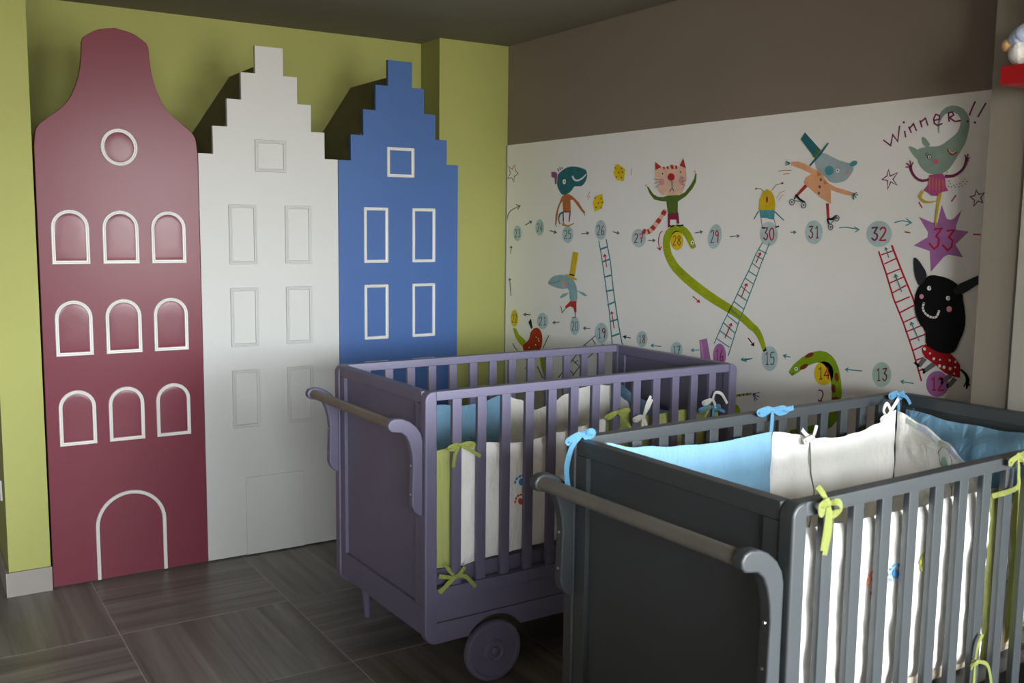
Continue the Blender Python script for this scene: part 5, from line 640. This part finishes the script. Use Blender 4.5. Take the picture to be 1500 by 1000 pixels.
# ---- grey cot bumper
gb = thing('cot_bumper', 'white, blue and lime padded bumper tied inside the slate grey cot', 'cot bumper', GO, GR, 'padded cot bumpers')
g1 = Quilt([(0.05, NY+0.004), (0.2, NY), (0.45, NY), (0.742, NY)], [0.535, 0.528, 0.515, 0.505, 0.49], [0.917, 0.912, 0.906, 0.903, 0.90, 0.905, 0.903], 0.02, 0.006, 12, 1.0); g1.build('white_panel', F_white, gb, 90, 30)
g2 = Quilt([(0.745, NY-0.004), (0.78, NY-0.006), (0.835, NY-0.002)], [0.475, 0.485], [0.902, 0.89], 0.014, 0.003, 13); g2.build('lime_panel', F_lime, gb, 16, 20)
g3 = Quilt([(0.855, NY), (1.05, NY), (1.288, NY)], [0.50, 0.52, 0.5], [0.89, 0.875, 0.86], 0.02, 0.005, 14); g3.build('lime_panel', F_lime, gb, 50, 22)
g4 = Quilt([(0.07, FY), (0.4, FY), (0.672, FY)], 0.5, [0.975, 0.952, 0.938, 0.932, 0.934, 0.937], 0.02, 0.006, 15); g4.build('blue_panel', F_blue, gb, 60, 26)
g5 = Quilt([(0.673, FY), (0.85, FY-0.004), (1.05, FY-0.004), (1.232, FY-0.004)], 0.5, [0.935, 0.92, 0.898, 0.892, 0.898, 0.912, 0.945], 0.02, 0.010, 16); g5.build('white_panel', F_white, gb, 90, 30)
g6 = Quilt([(0.055, FY-0.01), (0.055, 0.35), (0.055, NY+0.03)], 0.5, [0.97, 0.93, 0.91], 0.02, 0.006, 17); g6.build('blue_panel', F_blue, gb, 50, 22)
g7 = Quilt([(1.278, FY-0.004), (1.276, 0.35), (1.278, NY+0.03)], 0.5, [0.945, 0.932, 0.93, 0.94, 0.945], 0.016, 0.009, 18); g7.build('blue_panel', F_blue, gb, 60, 26)
g8 = Quilt([(1.225, FY-0.012), (1.238, 0.56), (1.235, 0.46), (1.215, 0.36), (1.185, 0.26), (1.17, 0.16)], 0.537, [0.945, 0.915, 0.875, 0.83, 0.785, 0.76, 0.74], 0.014, 0.010, 19); g8.build('white_panel', F_white, gb, 60, 30)
# printed hem along the folded panel's top edge, leaf motif below it
for k in range(9):
    u0 = 0.1+k*0.075; bm = bmesh.new()
    g8.patch(bm, u0, 0.965, [(-0.017, -0.006), (0.017, -0.006), (0.017, 0.008), (-0.017, 0.008)], 0.003, 1)
    link('hem_print', bm, [mat('print_sage', '#b4c4b4', 0.9, 0.2, 50), mat('print_lilac', '#b8bfd8', 0.9, 0.2, 50), mat('print_sky', '#c2d2dc', 0.9, 0.2, 50)][k % 3], gb)
bm = bmesh.new()
g8.patch(bm, 0.36, 0.80, circ(0, 0, 0.014, 0.026, 14, 0.5), 0.002, 1); link('leaf_motif', bm, mat('motif_green', '#8fb0a0', 0.9, 0.1, 40), gb)
def outline(q, u0, v0, pts, w, m, side=1, name='stitched_line'):
    bm = bmesh.new(); zb, zt = q.lev(q.zb, u0), q.lev(q.zt, u0); P3 = []
    for x, z in pts: P3.append(q.at(u0+x/q.len, v0+z/(zt-zb), side)+q.plan(u0)[1]*side*0.001)
    tube(bm, P3, w, 6); link(name, bm, m, gb, smooth=True)
M_st = mat('thread_grey', '#7c8480', 0.9, 0.1, 60)
outline(g8, 0.36, 0.80, [(0.03, -0.05), (0.014, -0.03), (-0.018, 0.0), (-0.03, 0.03), (-0.018, 0.05), (0.0, 0.052), (0.02, 0.03), (0.028, 0.0), (0.03, -0.05), (0.03, -0.11)], 0.0012, M_st)
outline(g5, 0.262, 0.5, [(0.0, 0.195), (0.004, 0.10), (0.012, 0.05), (0.01, 0.0), (0.008, -0.05), (0.004, -0.12)], 0.0022, M_st, 1)
for x, z, c, s in ((0.303, 0.774, 'o', 0.010), (0.381, 0.770, 'b', 0.011), (0.417, 0.752, 'm', 0.010), (0.493, 0.777, 'y', 0.014), (0.318, 0.742, 'n', 0.011)):
    u, v = on(g1, x, 0.05, 0.742, z); paw(g1, u, v, cP[c], gb, s, 1, 0.9)
bow(gb, G_lime, (0.090, -0.002, 0.980), (0.03, 0.03), [[D(-0.004, -0.04), D(-0.012, -0.09)], [D(0.006, -0.045), D(-0.006, -0.10)], [D(-0.01, 0.02, 0.002), D(-0.016, 0.032, 0.01)]], 0.014, -0.2, drop=0.022)
bow(gb, G_lime, (0.757, -0.002, 0.990), (0.045, 0.025), [[D(0.004, -0.045), D(-0.002, -0.075), D(-0.035, -0.098, 0.03)], [D(0.03, -0.02), D(0.04, -0.06)]], 0.013, 0.1)
bow(gb, G_lime, (0.650, SY, 0.522), (0.02, 0.0), [[D(-0.006, -0.06), D(-0.012, -0.11)], [D(-0.01, -0.06, -0.01), D(-0.02, -0.12, -0.01)], [D(0.05, -0.02), D(0.075, -0.08)], [D(0.005, 0.04), D(0.02, 0.06)]], 0.010)
bow(gb, G_blue, (0.690, W-0.040, 0.994), (0.065, 0.055), [[D(-0.002, -0.03), D(-0.004, -0.062)], [D(0.04, -0.006), D(0.085, -0.002)]], 0.014, -0.05)
bow(gb, G_blue, (1.262, W-0.042, 0.988), (0.05, 0.02), [[D(0.004, -0.03), D(0.006, -0.055)], [D(0.02, -0.008, -0.02), D(0.03, -0.03, -0.03)]], 0.013, -0.1)
bow(gb, T_white, (0.815, FY-0.02, 0.908), (0.04, 0.0), [[D(0.008, 0.02), D(0.012, 0.035)], [D(-0.03, 0.012), D(-0.05, 0.03)]], 0.012)
bow(gb, T_white, (1.155, FY-0.02, 0.935), (0.035, 0.0), [[D(-0.02, 0.02), D(-0.005, 0.04), D(0.02, 0.01)], [D(0.02, 0.02), D(0.05, 0.05)]], 0.012)
# blue tie over the far left post, tail hanging outside
bow(gb, G_blue, (0.012, W-0.045, 1.000), (0.05, 0.03), [[(-0.035, -0.01, -0.025), (-0.052, -0.012, -0.075), (-0.046, -0.012, -0.125)]], 0.015, 0.15)

# ------------------------------------------------------------------ red shelf and soft toy, wall socket
M_shelf = mat('red_lacquer', '#a01218', 0.4, 0.03, 5)
bm = bmesh.new(); box(bm, 2.555, 2.7275, 1.22, 1.592, 1.887, 1.9375, 0.003); sh = link('wall_shelf', bm, M_shelf, None, smooth=True)
sh['label'] = 'red box shelf on the right wall pier holding a soft toy'; sh['category'] = 'shelf'
ty = thing('soft_toy', 'soft toy in pale blue with white and tan stuffed limbs on the red shelf', 'soft toy', (2.62, 1.528, 1.938))
F_toyw = fabric('white_plush', '#e9e8e4'); F_toyb = fabric('pale_blue_plush', '#a6b2cc'); F_toyt = fabric('tan_plush', '#d8b078'); F_toyy = fabric('yellow_plush', '#cfae34')
for nm, c, r, m, rot in (('foot', (-0.02, 0.035, 0.034), (0.036, 0.032, 0.034), F_toyw, None), ('foot', (-0.02, -0.05, 0.034), (0.036, 0.032, 0.034), F_toyw, None),
                         ('body', (0.03, -0.012, 0.085), (0.045, 0.055, 0.075), F_toyw, None), ('arm', (-0.03, 0.028, 0.081), (0.026, 0.044, 0.025), F_toyb, Matrix.Rotation(R(-28), 3, 'X')),
                         ('hand', (-0.03, 0.068, 0.058), (0.017, 0.017, 0.018), F_toyt, None), ('arm', (0.0, -0.065, 0.10), (0.024, 0.042, 0.022), F_toyb, Matrix.Rotation(R(28), 3, 'X')),
                         ('head', (0.025, -0.012, 0.185), (0.045, 0.048, 0.045), F_toyt, None), ('hat', (0.025, -0.012, 0.222), (0.038, 0.04, 0.03), F_toyy, None)):
    bm = bmesh.new(); ellipsoid(bm, c, r, 20, 14, rot); link(nm, bm, m, ty, smooth=True)
so = thing('wall_socket', 'pale grey wall socket plate low on the left green pier', 'socket', (0.3355, 4.40, 0.408))
M_plate = mat('grey_plastic', '#b9b9b6', 0.45, 0.02, 10)
BX('plate', M_plate, so, -0.008, 0.0, -0.042, 0.042, -0.042, 0.042, 0.002)
bm = bmesh.new(); lathe(bm, [(0.018, -0.0098), (0.020, -0.0095), (0.020, -0.008)], (0, 0, 0), 'x', 20); link('outlet', bm, mat('grey_plastic_inset', '#8f8f8c', 0.5, 0.02, 10), so, smooth=True)
